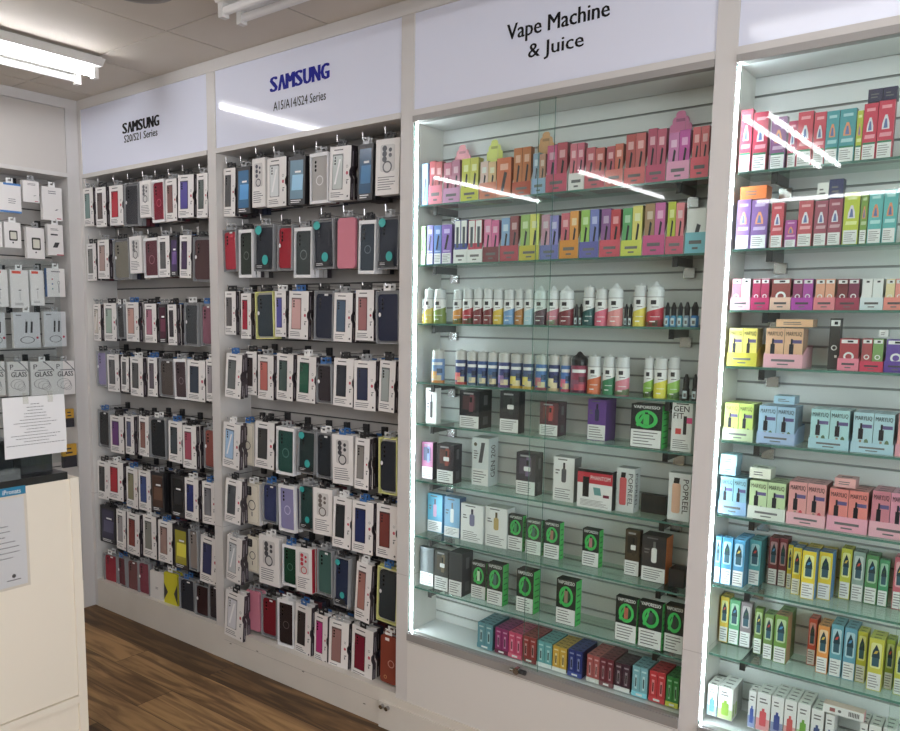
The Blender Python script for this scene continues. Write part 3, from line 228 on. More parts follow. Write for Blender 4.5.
tag(b.build('wall_main'), kind='structure')
b = MB(); slats(b, -1.2, 0, -.17, .2, 2.136, SLATG, mat((60, 58, 56)), axis='y', pitch=.075); b.box(-.22, -.19, YF, .2, 0, HC, WHITE)
b.box(-.19, 0, YF, -1.25, 0, HC, WHITE)
tag(b.build('wall_left'), kind='structure')
PLW = noisy('plain_painted_wall', (205, 198, 186), (198, 190, 178), 2, .8)
b = MB(); b.box(XR, XR+.05, YF, .2, 0, HC, PLW); tag(b.build('wall_right'), kind='structure')
b = MB(); b.box(XR-.03, XR-.001, -4.3, -.6, .35, 2.25, mat((120, 120, 120)), left=emis((236, 243, 255), SIDE_FILL)); tag(b.build('added_fill_panel_1'), kind='structure')  # unseen glowing panel, added to brighten the counter front and left wall
b = MB(); b.box(-.2, XR, YF-.05, YF, 0, HC, PLW); tag(b.build('wall_rear'), kind='structure')
# posts
for i in range(5):
    b = MB(); x0, x1 = i-.026, i+.026
    if i == 0: x0 = -.19; 
    b.box(x0, x1, 0, YB-.02 if i else YB-.02, .0, .59, POST, right=WHITE, left=WHITE); b.box(x0, x1, 0.0004, YB-.02, .59, .591, mat((120, 112, 104))); b.box(x0, x1, 0, YB-.02, .591, HC, POST, right=WHITE, left=WHITE)
    tag(b.build('trim_%d' % (i+1)), kind='structure')
b = MB(); b.box(-.19, .0, -.062, -.0005, 0, HC, POST); b.box(-.19, .0, -1.25, -1.2, 0, HC, POST); tag(b.build('trim_6'), kind='structure')
b = MB(); b.box(.026, 4.5, -.003, .04, 2.454, HC-.001, POST); b.box(-.04, .0, -1.2, -.062, 2.454, HC-.001, POST); tag(b.build('trim_7'), kind='structure')
b = MB(); b.box(.026, 1.9745, -.0008, YB-.021, 0, .143, BASEM)
b.box(1.0265, 1.9, -.0016, 0, .09, .0908, mat((150, 142, 132)))
for sx, sz in ((1.06, .08), (1.23, .094), (1.5, .085), (1.82, .055)): b.quad(sx, sx+.012, sz, sz+.004, -.0018, mat((95, 85, 78)), .004)
b.box(1.905, 4.5, -.012, -.0005, 0, .10, BASEM)
b.box(1.975, 4.5, -.006, -.0005, .1005, .13, BASEM)
tag(b.build('baseboard_main'), kind='structure')
b = MB(); b.box(-.19, .0, -1.2, -.0625, 0, .143, BASEM); tag(b.build('baseboard_left'), kind='structure')
# fascia panels
def lettering(parent, s, x0, x1, z0, z1, m, bold=0, dz=0, shear=0):
    t = MB(); put_text(t, s, x0, x1, z0, z1, -.0006, m, bold, shear=shear); o = t.build('lettering', parent); return o
FD = [('black block lettering and small series line, far bay beside the corner', '\u039b'), ('blue block lettering and small black series line above the middle case bay', ''), ('the two-line black vape and juice heading', ''), ('no lettering in view, above the rightmost cabinet', '')]
for i in range(4):
    e = empty('fascia_sign', (i+.5, .004, 2.155))
    tag(e, ['glossy white fascia board with black block letters beside the corner', 'glossy white fascia board with blue block letters above the case hooks', 'glossy white fascia board with black vape machine and juice heading', 'blank glossy white fascia board above the rightmost cabinet'][i], 'sign')
    b = MB(); b.box(-.4735, .4735, 0, .02, .0, .299, PANEL); pn = b.build('panel', e)
    b = MB(); b.box(-.4735, .4735, -.008, .14, -.019, -.0005, POST); b.build('lower_rim', e)
    BLK = mat((24, 23, 27), .5, 0, .8, .2); BLU = mat((0, 10, 175), .5, 0, .9, .2)
    SM = 'S\u039bMSUNG'
    def lt(s, x0, x1, z0, z1, m, bold=0):
        t = MB()
        if s == SM:
            cw = (x1-x0)/7
            for q, ch in enumerate(s):
                wd = cw*(.80 if ch != 'M' else .92); xx = x0-i-.5+cw*q+(cw-wd)/2
                put_text(t, ch, xx, xx+wd, z0-2.155, z1-2.155, -.0008, m, .95)
        else: put_text(t, s, x0-i-.5, x1-i-.5, z0-2.155, z1-2.155, -.0008, m, bold)
        t.build('lettering', pn)
    if i == 0: lt(SM, .37, .65, 2.298, 2.344, BLK, .10); lt('S20/S21 Series', .383, .634, 2.258, 2.290, BLK, .03)
    if i == 1: lt(SM, 1.344, 1.651, 2.32, 2.374, BLU, .10); lt('A15/A14/S24 Series', 1.362, 1.632, 2.25, 2.283, BLK, .02)
    if i == 2: lt('Vape Machine', 2.368, 2.686, 2.288, 2.346, BLK, .03); lt('& Juice', 2.44, 2.613, 2.226, 2.278, BLK, .04)
e = empty('fascia_board', (0, 0, 0)); tag(e, 'blank pale fascia board on the left wall above the charger packs', 'sign')
b = MB(); b.box(-.026, -.004, -1.2, -.063, 2.155, 2.453, mat((188, 182, 174), .3)); b.build('panel', e)
b = MB(); b.box(-.14, .008, -1.2, -.063, 2.136, 2.1545, POST); b.build('lower_rim', e)
# ---------------- ceiling lights ----------------
def light(label, x, y, L, along, lit=True, col=(246, 247, 252), wide=.24, st=TUBE, sides=(-1, 1), dead=None):
    e = empty('fluorescent_light', (x, y, HC-.0005), (0, 0, 0 if along == 'y' else math.pi/2)); tag(e, label, 'ceiling light')
    W2 = wide/2; b = MB(); body = mat((215, 212, 204), .35)
    b.box(-W2*.8, W2*.8, -L, 0, -.035, 0, body)
    b.face([(-W2*.8, 0, -.035), (-W2, 0, -.012), (-W2, -L, -.012), (-W2*.8, -L, -.035)], body); b.face([(W2*.8, 0, -.035), (W2*.8, -L, -.035), (W2, -L, -.012), (W2, 0, -.012)], body)
    b.build('housing', e)
    for sx in sides:
        t = MB(); t.rod((sx*W2*.5, -.02, -.058), (sx*W2*.5, -L+.02, -.058), .013, emis(col, st) if lit and sx != dead else mat((225, 225, 222), .3), 10); t.build('tube', e)
        for yy in (-.012, -L+.012):
            t = MB(); t.box(sx*W2*.5-.014, sx*W2*.5+.014, yy-.01, yy+.01, -.078, -.035, mat((205, 203, 198), .3)); t.build('tube_holder', e)
light('lit twin fluorescent batten running out from above the left wall corner', .59, -.29, 1.5, 'y', wide=.26, sides=(1, -1), dead=-1)
light('unlit clear twin fluorescent batten parallel to the display wall', 1.57, -.375, 1.5, 'x', lit=False, wide=.15)
light('lit fluorescent batten parallel to the display wall above the rightmost cabinet', 2.8, -.86, 1.5, 'x', wide=.2, st=TUBE*.15)
light('lit fluorescent batten farther out, nearest the left wall', .3, -2.45, 1.55, 'y', wide=.2, sides=(0,))
light('lit fluorescent batten in the middle of the shop ceiling', 1.2, -2.8, 1.6, 'y', wide=.2, sides=(0,))
light('lit fluorescent batten above where the photographer stands', 2.52, -1.95, 1.75, 'y', wide=.22)
light('lit fluorescent batten at the back of the shop, parallel to the wall', 1.7, -5.1, 1.5, 'x', wide=.2, sides=(0,))
light('lit fluorescent batten behind the photographer on the right', 4.6, -2.6, 1.5, 'y', wide=.2)
b = MB(); b.lathe([(0, 2.484), (.085, 2.484), (.11, 2.490), (.11, HC-.0005)], mat((120, 110, 98), .4), 28, 1.41, -.6); tag(b.build('ceiling_speaker'), 'round off-white disc fitting on the ceiling at the top edge', 'ceiling fitting')  # dark grey of the disc stands in for the shadow around its rim
# ---------------- glass cabinets ----------------
def cabinet(x, n, seam):
    nm = ['cabinet holding the vape kits under the lettered fascia', 'rightmost cabinet beside the bright led strip'][n]
    e = empty('display_cabinet', (x+.5, 0, .13)); tag(e, ['white lit display cabinet with sliding glass under the lettered vape fascia', 'white lit display cabinet with sliding glass cut by the right edge'][n], 'cabinet')
    def P(bb, name): return bb.build(name, e, (-x-.5, 0, -.13))
    a, c = x+.0265, x+.9735
    b = MB(); b.box(a, c, -.002, .02, .1305, .352, WHITE); P(b, 'base_panel')
    b = MB(); b.box(a, c, -.001, YB-.021, .353, .3865, WHITE, top=SLAT); P(b, 'bottom_board')
    b = MB(); b.box(a, c, -.008, -.0015, .360, .3875, ALU); b.box(a, c, -.0015, .022, .3868, .3895, ALU); P(b, 'bottom_rail')
    b = MB(); b.box(a, c, -.006, .024, 2.117, 2.1355, ALU); P(b, 'top_rail')
    b = MB(); b.box(a, c, .025, YB-.021, 2.118, 2.135, SLAT); P(b, 'top_board')
    for (p, q, y) in ((a, seam+.03, .003), (seam-.026, c, .012)):
        b = MB(); b.box(p, q, y, y+.004, .39, 2.1165, GLASS, right=EDGE, left=EDGE); P(b, 'sliding_door')
    if n == 0:
        b = MB(); lk = CHROME; b.rod((seam-.03, -.026, .384), (seam-.03, -.008, .384), .011, lk, 12); b.rod((seam-.052, -.02, .384), (seam-.03, -.02, .384), .006, lk, 8); b.rod((seam-.02, -.016, .384), (seam+.0, -.016, .384), .008, DARKMET, 8); P(b, 'lock')
    b = MB(); b.box(a, a+.0028, .0195, .0225, .39, 2.115, mat((220, 222, 222)), front=emis((230, 242, 252), LED), right=emis((230, 242, 252), LED)); P(b, 'led_strip')
cabinet(2, 0, 2.503); cabinet(3, 1, 3.485)
for x in (1.925, 1.95):
    b = MB(); b.rod((x, -.026, .085), (x, -.0125, .085), .008, CHROME, 10); tag(b.build('plinth_knob'), 'small metal plinth catch at the base, %s of the pair' % ('left' if x < 1.93 else 'right'), 'catch')
SHN = ['top', 'second', 'third', 'fourth', 'fifth', 'sixth', 'seventh', 'eighth']
for cab, zs in ((3, Z3[:8]), (4, Z4[:8])):
    for k, z in enumerate(zs):
        X = cab-1; e = empty('glass_shelf', (X+.5, .03, z-.006)); tag(e, '%s clear glass shelf from the top in the %s cabinet' % ('top' if k == 0 else SHN[k], 'lettered vape' if cab == 3 else 'rightmost'), 'shelf')
        b = MB(); b.box(-.463, .470, -.008, .136, 0, .006, SHELFG, front=EDGE); b.build('glass_panel', e)
        bx = (.09, .885) if cab == 3 else (.12, .9)
        for q in bx:
            b = MB(); b.box(q-.504, q-.496, .012, .137, -.024, -.0005, mat((84, 86, 88), .3, .5)); b.box(q-.507, q-.493, .008, .012, -.027, -.0005, mat((20, 20, 22))); b.box(q-.515, q-.485, .122, .138, -.052, -.0245, CHROME); b.build('bracket', e)
# ---------------- hanging packs ----------------
def hang_tab(bb, w, h, d, m):
    t = min(.032, w*.42)/2
    bb.box(-t, t, .001, .002, h, h+.009, m); bb.box(-t, -t*.45, .001, .002, h+.009, h+.017, m); bb.box(t*.45, t, .001, .002, h+.009, h+.017, m); bb.box(-t, t, .001, .002, h+.017, h+.023, m)
PD = .019
SIDE = mat((52, 44, 50), .4); SIDEP = mat((150, 140, 148), .5); CARD = mat((216, 212, 209), .38); REDI = mat((190, 50, 70)); CARDB = mat((205, 200, 196), .45); TEAL = mat((25, 165, 160), .4)
def notch_box(b, w, h, d, m, sd):
    hw = w/2; nz = h*.5; nn = w*.07
    f = [(-hw, 0, 0), (hw, 0, 0), (hw, 0, nz-.02), (hw-nn, 0, nz-.008), (hw-nn, 0, nz+.008), (hw, 0, nz+.02), (hw, 0, h), (-hw, 0, h)]
    b.face(f, m); g = [(p[0], d, p[2]) for p in f]; b.face(g[::-1], m)
    for i in range(8):
        j = (i+1) % 8; mm = sd if i in (1, 2, 3, 4, 5) else m
        b.face([f[i], g[i], g[j], f[j]], mm)
    for z0, z1 in ((.06, .30), (.62, .9)): b.side(d*.45, d*.62, h*z0, h*z1, hw+.0003, SIDEP)
def phone_case(b, w, h, y0, y1, c, seed, cams=True):
    rr = random.Random(seed); m = mat(c, .5, 0, .95, .25); b.rslab(-w/2, w/2, 0, h, y0, y1, min(.012, w*.16), m)
    dk = mat((22, 22, 26), .15); rg = mat(tuple(int(v*.6) for v in c), .3)
    if cams:
        for q in range(3): b.disc(-w*.26, h*(.88-.09*q), .0055, .0065, y0-.0006, rg, 10); b.disc(-w*.26, h*(.88-.09*q), .004, .0048, y0-.0010, dk, 10)
def case_parts(kind, w, h, col, opt, seed):
    """list of (part name, MB) in local coords, front at y=0"""
    R = []; d = PD
    if kind == 'w':
        b = MB(); notch_box(b, w, h, d, CARD, SIDE)
        b.quad(-w*.30, w*.12, h*.925, h*.945, -.0004, PRINT); b.disc(w*.33, h*.50, w*.055, w*.065, -.0004, REDI, 8); b.quad(w*.28, w*.38, h*.36, h*.38, -.0004, PRINT, w*.05); b.quad(w*.30, w*.36, h*.30, h*.345, -.0004, INK2)
        b.disc(w*.33, h*.62, w*.05, w*.05, -.0004, INK2, 8, .7)
        b.lines(-w*.42, w*.2, h*.05, h*.16, -.0004, INK2, 3, seed, .4); b.disc(w*.38, h*.07, .004, .004, -.0004, INK, 8)
        R.append(('card_box', b)); c = MB(); x0, x1, z0, z1 = -w*.36, w*.14, h*.20, h*.86
        c.quad(x0, x1, z0, z1, -.0006, mat(tuple(int(v*.55) for v in col), .3)); c.rslab(x0+w*.03, x1-w*.03, z0+h*.012, z1-h*.03, -.0016, -.0007, w*.05, mat(col, .25))
        for q in range(3): c.disc(x0+w*.13, z1-h*(.07+.055*q), .0035, .0042, -.0019, mat((30, 30, 34), .15), 8)
        if sum(col) > 535: c.face([(x0+w*.1, -.0018, z0+h*.1), (x0+w*.18, -.0018, z0+h*.1), (x1-w*.1, -.0018, z1-h*.1), (x1-w*.18, -.0018, z1-h*.1)], mat((225, 225, 225)))  # white diagonal is a sheen streak painted on the palest cases
        R.append(('window', c))
    elif kind in ('c', 't'):
        b = MB(); fr = {'W': mat((235, 232, 230)), 'Y': mat((215, 215, 120))}.get(opt, FROST); e = .0035
        b.box(-w/2, w/2, 0, d, 0, e, fr); b.box(-w/2, w/2, 0, d, h-e, h, fr); b.box(-w/2, -w/2+e, 0, d, e, h-e, fr); b.box(w/2-e, w/2, 0, d, e, h-e, fr)
        b.quad(-w/2+e, w/2-e, e, h-e, .0015, BLISTER); b.box(-w/2+e, w/2-e, d-.002, d, e, h-e, CARDB if opt else mat((140, 140, 142)))
        if opt == 'W': b.quad(-w/2, w/2, h*.93, h, -.0004, fr); b.quad(-w/2, w/2, 0, h*.06, -.0004, fr)
        R.append(('blister', b)); c = MB(); phone_case(c, w*.86, h*.88, .006, .014, col, seed); 
        for f in range(len(c.v)): c.v[f] = (c.v[f][0], c.v[f][1], c.v[f][2]+h*.055)
        if opt == 'W': c.disc(0, h*.46, w*.2, w*.2, .0052, mat(tuple(min(255, v+45) for v in col)), 16, .8)
        R.append(('phone_case', c))
        if kind == 't':
            s = MB(); s.disc(-w*.28, h*.88, w*.17, w*.16, -.0006, TEAL, 12); R.append(('sticker', s)); s = MB(); s.disc(w*.08, h*.24, w*.16, w*.18, -.0006, TEAL, 12); R.append(('sticker', s)); s = MB(); s.quad(-w*.42, w*.30, h*.05, h*.15, -.0003, mat((30, 30, 33))); s.lines(-w*.36, w*.0, h*.07, h*.13, -.0006, DW, 2, seed, .3); R.append(('label', s))
        elif opt != 'W':
            s = MB(); s.quad(w*.05, w*.25, h*.9, h*.94, -.0004, DW) if seed % 2 else s.disc(-w*.32, h*.55, .006, .008, -.0004, DW, 10); R.append(('sticker', s))
    elif kind in ('f', 'r'):
        base = CARD if kind == 'f' else mat((200, 192, 172)); b = MB(); b.box(-w/2, w/2, 0, d, 0, h, base, right=CARDB); g = mat(col, .3)
        if kind == 'f':
            b.rslab(-w*.3, w*.3, h*.42, h*.9, -.0012, -.0003, w*.08, mat((190, 188, 184), .3))
            for q in range(3):
                b.disc(-w*.12, h*(.83-.095*q), w*.10, w*.10, -.0015, g, 12); 
                if q < 2: b.disc(w*.12, h*(.80-.095*q), w*.07, w*.07, -.0015, g, 12)
            b.disc(0, h*.5, w*.2, w*.2, -.0015, g, 14, .75); b.lines(-w*.4, w*.36, h*.08, h*.34, -.0004, INK2, 6, seed, .35)
            if opt == '' and col[0] > 180: b.box(w/2-.001, w/2+.0008, .001, d-.001, .002, h-.002, mat(col))
        else:
            b.rslab(-w*.42, w*.42, h*.06, h*.95, -.0012, -.0003, w*.12, mat((212, 204, 184), .3), mat((60, 58, 50)))
            b.disc(0, h*.47, w*.25, w*.25, -.0016, INK, 18, .82); b.quad(-w*.03, w*.03, h*.20, h*.31, -.0016, INK); b.rslab(-w*.36, -w*.02, h*.70, h*.92, -.0022, -.0013, w*.06, mat((40, 38, 38)))
            for q in range(3): b.disc(-w*.2, h*(.88-.06*q), w*.055, w*.055, -.0025, mat((90, 90, 92)), 8)
        R.append(('printed_box', b))
    elif kind == 'b':
        b = MB(); b.box(-w/2, w/2, 0, d, 0, h, mat((38, 37, 40)), right=mat((30, 30, 33))); b.quad(-w*.38, w*.38, h*.12, h*.92, -.0004, mat(tuple(int(v*.8) for v in col), .2))
        b.quad(-w*.3, w*.34, h*.30, h*.62, -.0006, mat(tuple(min(255, int(v*1.15)) for v in col), .2), w*.05); b.lines(-w*.34, w*.3, h*.03, h*.11, -.0004, DW, 2, seed, .4); b.quad(-w*.1, w*.25, h*.66, h*.70, -.0008, DW)
        R.append(('printed_box', b))
    elif kind == 'n':
        b = MB(); b.box(-w/2, w/2, d-.002, d, 0, h, FROST); R.append(('backing', b))
        c = MB(); phone_case(c, w*.96, h*.98, .002, .014, col, seed, col[0] > 200 and col[1] < 150 and seed % 2 == 0)
        if col[2] < 80 and col[0] > 180:    # yellow print with a waisted dark gusset on each side
            dk = mat((60, 60, 58)); c.face([(w*.48, .0015, h*.25), (w*.48, .0015, h*.75), (w*.22, .0015, h*.5)], dk); c.face([(-w*.48, .0015, h*.3), (-w*.2, .0015, h*.5), (-w*.48, .0015, h*.7)], dk)
        if col[0] < 170: c.disc(w*.18, h*.42, w*.2, h*.08, .0012, mat((190, 130, 110)), 12, .75); c.quad(-w*.2, w*.05, h*.88, h*.94, .0012, DW); c.disc(-w*.15, h*.12, w*.1, w*.1, .0012, mat((190, 130, 70)), 10, .6)
        if col[0] > 215 and col[1] > 215: c.lines(-w*.1, w*.15, h*.42, h*.5, .0013, INK2, 2, seed)
        R.append(('phone_case', c))
    return R
KN = {'w': 'white card case box with %s window', 'c': 'clear blister pack with %s phone case', 't': 'frosted pack with %s case and teal stickers', 'f': 'white printed box with %s camera picture', 'r': 'cream box printed with a black magnetic ring', 'b': '%s printed dark case box', 'n': '%s phone case on a clear backing'}
ROWN = ['top', 'second', 'third', 'fourth', 'fifth', 'sixth', 'seventh', 'bottom']
TABS = [mat((30, 30, 33)), mat((225, 222, 218)), mat((35, 95, 165)), mat((28, 28, 30)), FROST]
stuff = MB(); seed = 0
for bay, row, Y, L in HANG:
    Y /= 1000; bn = 'far bay' if bay == 1 else 'middle bay'
    lo = bay-1+.030; hi = bay-.030
    # keep neighbours apart
    ed = [[x/1000-w_/2000, x/1000+w_/2000] for (_, x, z, w_, h, c, o) in L]
    for a in range(len(ed)):
        if Y > -.001 and PD: ed[a][0] = max(ed[a][0], lo); ed[a][1] = min(ed[a][1], hi)
        if a+1 < len(ed) and ed[a][1] > ed[a+1][0]-.004:
            mdl = (ed[a][1]+ed[a+1][0])/2; ed[a][1] = mdl-.002; ed[a+1][0] = mdl+.002
    for i, (kind, x, z, w_, h, c, o) in enumerate(L):
        seed += 1; rr = random.Random(seed*31)
        out = bay == 2 and row >= 4 and i == 0; YR = Y
        if out: w_ = w_/1000*.86; x = x/1000+.054; Y = Y-.047
        else: w_ = ed[i][1]-ed[i][0]; x = (ed[i][0]+ed[i][1])/2
        z /= 1000; h /= 1000; h -= .001
        roll = rr.uniform(-.03, .034)
        if kind == 'w': roll = rr.uniform(-.008, .045)
        if o == 'L': roll = .06
        elif out: roll = .075
        elif row >= 5 and kind == 'w': roll = rr.uniform(.0, .045)
        yw = rr.uniform(-.06, .09)
        pos = 'leftmost' if i == 0 else 'rightmost' if i == len(L)-1 else ORD[i]+' from left'
        desc = KN[kind] % cname(c) if '%s' in KN[kind] else KN[kind]
        e = empty('phone_case_pack', (x, Y, z), (0, roll, yw)); tag(e, '%s, %s, %s row, %s' % (desc, pos, ROWN[row-1], bn), 'phone case', 'phone case packs hanging in the %s' % bn)
        tm = TABS[seed % 5] if row > 2 else TABS[(seed % 2)*4]
        parts = case_parts(kind, w_, h, c, o if o != 'L' else '', seed)
        kids = []
        for nm, mb in parts:
            if nm in ('sticker',) and not mb.f: continue
            kids.append(mb.build(nm, kids[0] if nm in ('sticker', 'label') else e))
        t = MB(); hang_tab(t, w_, h, PD, tm); kids.append(t.build('hang_tab', e))
        # the pack right behind
        e2 = e.copy(); COL.objects.link(e2); e2.location = (x+rr.uniform(-.002, .002), Y+.0245, z+.001); e2.rotation_euler = (0, rr.uniform(-.01, .01), rr.uniform(-.01, .01))
        e2['label'] = '%s, behind the %s pack, %s row, %s' % (KN[kind].split(' with')[0].replace('%s ', ''), 'leftmost' if i == 0 else 'rightmost' if i == len(L)-1 else ORD[i], ROWN[row-1], bn); e2['group'] = 'phone case packs behind the front ones'
        cp = {}
        for kd in kids:
            k2 = kd.copy(); COL.objects.link(k2); cp[kd.name] = k2; k2.parent = cp.get(kd.parent.name, e2)
        # deeper ones, beyond the counted three hundred
        for q in range(2, 2 if out else 5):
            yy = Y+.0245*q
            if yy+PD > YB-.03: break
            cc = mat(rr.choice([(60, 52, 58), (190, 185, 180), (110, 45, 55), (50, 55, 75), (80, 76, 74)]))
            stuff.box(x-w_/2+.003, x+w_/2-.003, yy, yy+PD-.001, z+.002, z+h-.002, cc)
            t = min(.03, w_*.4)/2; stuff.box(x-t, x+t, yy+.001, yy+.002, z+h-.002, z+h+.007, rr.choice(TABS))
        # hook
        hz = z+h+.0158; b = MB(); tip = Y-.010
        b.rod((x, tip, hz), (x, YB-.0325, hz), .0013, CHROME, 6); b.rod((x, tip, hz), (x, tip-.002, hz+(.022 if row < 3 else .010)), .0021, mat((225, 225, 225), .2, .6), 6)
        b.box(x-.012, x+.012, YB-.033, YB-.0205, hz-.02, hz+.012, DARKMET)
        Y = YR; tag(b.build('display_hook'), 'chrome hook holding the %s pack, %s row, %s' % (pos, ROWN[row-1], bn), 'hook', 'chrome display hooks in the %s' % bn)
tag(stuff.build('phone_case_pack_stack'), 'rest of the phone case packs, deep on the hooks behind the visible ones', 'phone cases', kind='stuff')
# spare dark hooks and price notches in the groove above the fifth row
# ---------------- left wall packs ----------------
LN = {'blue': 'white charger pack with blue ends', 'cab': 'small white cable pack', 'chg': 'plain white charger box with faint print', 'adp': 'white box printed with a square adapter', 'usb': 'white pack printed with a black dongle', 'bud': 'white cable box with red brand flash', 'dots': 'white earphone box with blue side and dots', 'cb2': 'pale grey box printed with black cables', 'gls': 'white tempered glass pack with black lettering'}
lw = {}
ordd = sorted(LEFTW, key=lambda t: (t[0], t[2]))
for t in ordd: lw.setdefault(t[0], []).append(t)
for row, L in lw.items():
    for i, (_, k, y, z, w_, h, c) in enumerate(L):
        y /= 1000; z /= 1000; w_ = w_/1000-.004; h /= 1000; seed += 1
        if y+w_/2 > -.064: y = -.066-w_/2
        if row == 4 and i == 1: w_ *= .93
        e = empty('accessory_pack', (0, y, z), (0, 0, math.pi/2)); tag(e, '%s, %s of the %s row, left wall' % (LN[k], 'leftmost' if i == 0 else 'rightmost' if i == len(L)-1 else ORD[i]+' from left', ROWN[row-1]), 'accessory pack', 'accessory packs on the left wall')
        b = MB(); g = .96; b.box(-w_/2, w_/2, 0, .022, 0, h, mat((188, 190, 193), .3) if k == 'cb2' else mat((214, 211, 207), .4) if k == 'gls' else CARD, left=CARDB if k != 'dots' else mat((60, 100, 160)), right=CARDB)
        if k == 'blue': b.quad(-w_/2, w_/2, 0, h*.07, -.0004, mat(c)); b.quad(-w_*.3, w_/2, h*.93, h, -.0004, mat(c)); b.lines(-w_*.1, w_*.3, h*.3, h*.5, -.0004, INK2, 3, seed, .3)
        if k in ('cab', 'chg'): b.lines(-w_*.2, w_*.3, h*.78, h*.9, -.0004, INK2, 2, seed, .35); b.quad(w_*.1, w_*.2, h*.3, h*.34, -.0004, INK2, .01); b.quad(w_*.2, w_*.42, h*.04, h*.07, -.0004, REDI)
        if k == 'adp': b.rslab(-w_*.22, w_*.28, h*.28, h*.68, -.0012, -.0003, w_*.07, mat((60, 60, 52))); b.rslab(-w_*.15, w_*.21, h*.34, h*.62, -.0018, -.0013, w_*.04, mat((200, 198, 180))); b.disc(0, h*.2, .004, .004, -.0004, INK, 8)
        if k == 'usb': b.quad(-w_*.2, w_*.1, h*.25, h*.42, -.0008, INK, w_*.16); b.lines(-w_*.3, w_*.3, h*.62, h*.72, -.0004, INK, 1, seed, .5); b.lines(-w_*.3, w_*.3, h*.8, h*.88, -.0004, INK2, 2, seed, .4); b.quad(w_*.05, w_*.5, 0, h*.035, -.0005, REDI)
        if k == 'bud': b.quad(-w_*.4, w_*.1, h*.90, h*.97, -.0004, mat((225, 70, 50))); b.quad(-w_*.08, w_*.06, h*.45, h*.48, -.0004, INK2, .004); b.rod((0, -.0008, h*.2), (0, -.0008, h*.42), .0006, INK2, 4); b.lines(-w_*.3, w_*.2, h*.06, h*.14, -.0004, INK2, 2, seed, .3)
        if k == 'dots':
            for q in range(3): b.disc(-w_*.2, h*(.62-.17*q), .004, .004, -.0004, [REDI, mat((60, 100, 160)), mat((60, 140, 140))][q], 8)
            b.lines(-w_*.25, w_*.25, h*.85, h*.92, -.0004, INK2, 1, seed); b.disc(w_*.15, h*.5, w_*.07, w_*.1, -.0004, INK2, 10, .7); b.quad(w_*.13, w_*.17, h*.15, h*.42, -.0004, INK2)
        if k == 'cb2':
            for q in (-.08, .12): b.quad(w_*(q), w_*(q+.08), h*.42, h*.74, -.0005, INK, w_*.03); b.quad(w_*(q+.035), w_*(q+.055), h*.74, h*.8, -.0005, mat((150, 150, 150)))
            b.disc(0, h*.22, w_*.28, h*.10, -.0004, INK2, 16, .85); b.lines(-w_*.4, -w_*.1, h*.88, h*.95, -.0004, INK2, 1, seed); b.disc(w_*.38, h*.28, .006, .006, -.0004, REDI, 8)
        if k == 'gls':
            put_text(b, 'P', -w_*.38, -w_*.22, h*.78, h*.92, -.0006, INK, .05); put_text(b, 'GLASS', -w_*.34, w_*.42, h*.55, h*.70, -.0006, INK, .05); b.quad(-w_*.2, w_*.4, h*.73, h*.755, -.0004, INK2)
            for q in range(3): b.disc(-w_*.05+w_*.1*q, h*(.34-.05*q), w_*(.34-.07*q), h*(.15-.02*q), -.0004, INK2, 14, .94)
            b.face([(w_*.0, -.0005, h), (w_*.1, -.0005, h), (w_*.5, -.0005, h*.68), (w_*.5, -.0005, h*.74)], INK2)
        b.build('printed_box', e)
        t = MB(); hang_tab(t, w_, h, .022, TABS[4 if seed % 2 else 1]); t.build('hang_tab', e)
        e2 = None
        b = MB(); hz = z+h+.0158; b.rod((.010, y, hz), (-.158, y, hz), .0013, CHROME); b.rod((.010, y, hz), (.011, y, hz+.009), .0015, CHROME); b.box(-.1695, -.157, y-.012, y+.012, hz-.02, hz+.012, DARKMET)
        tag(b.build('display_hook'), 'chrome hook holding the %s pack of the %s row, left wall' % ('leftmost' if i == 0 else 'rightmost' if i == len(L)-1 else ORD[i], ROWN[row-1]), 'hook', 'chrome display hooks on the left wall')
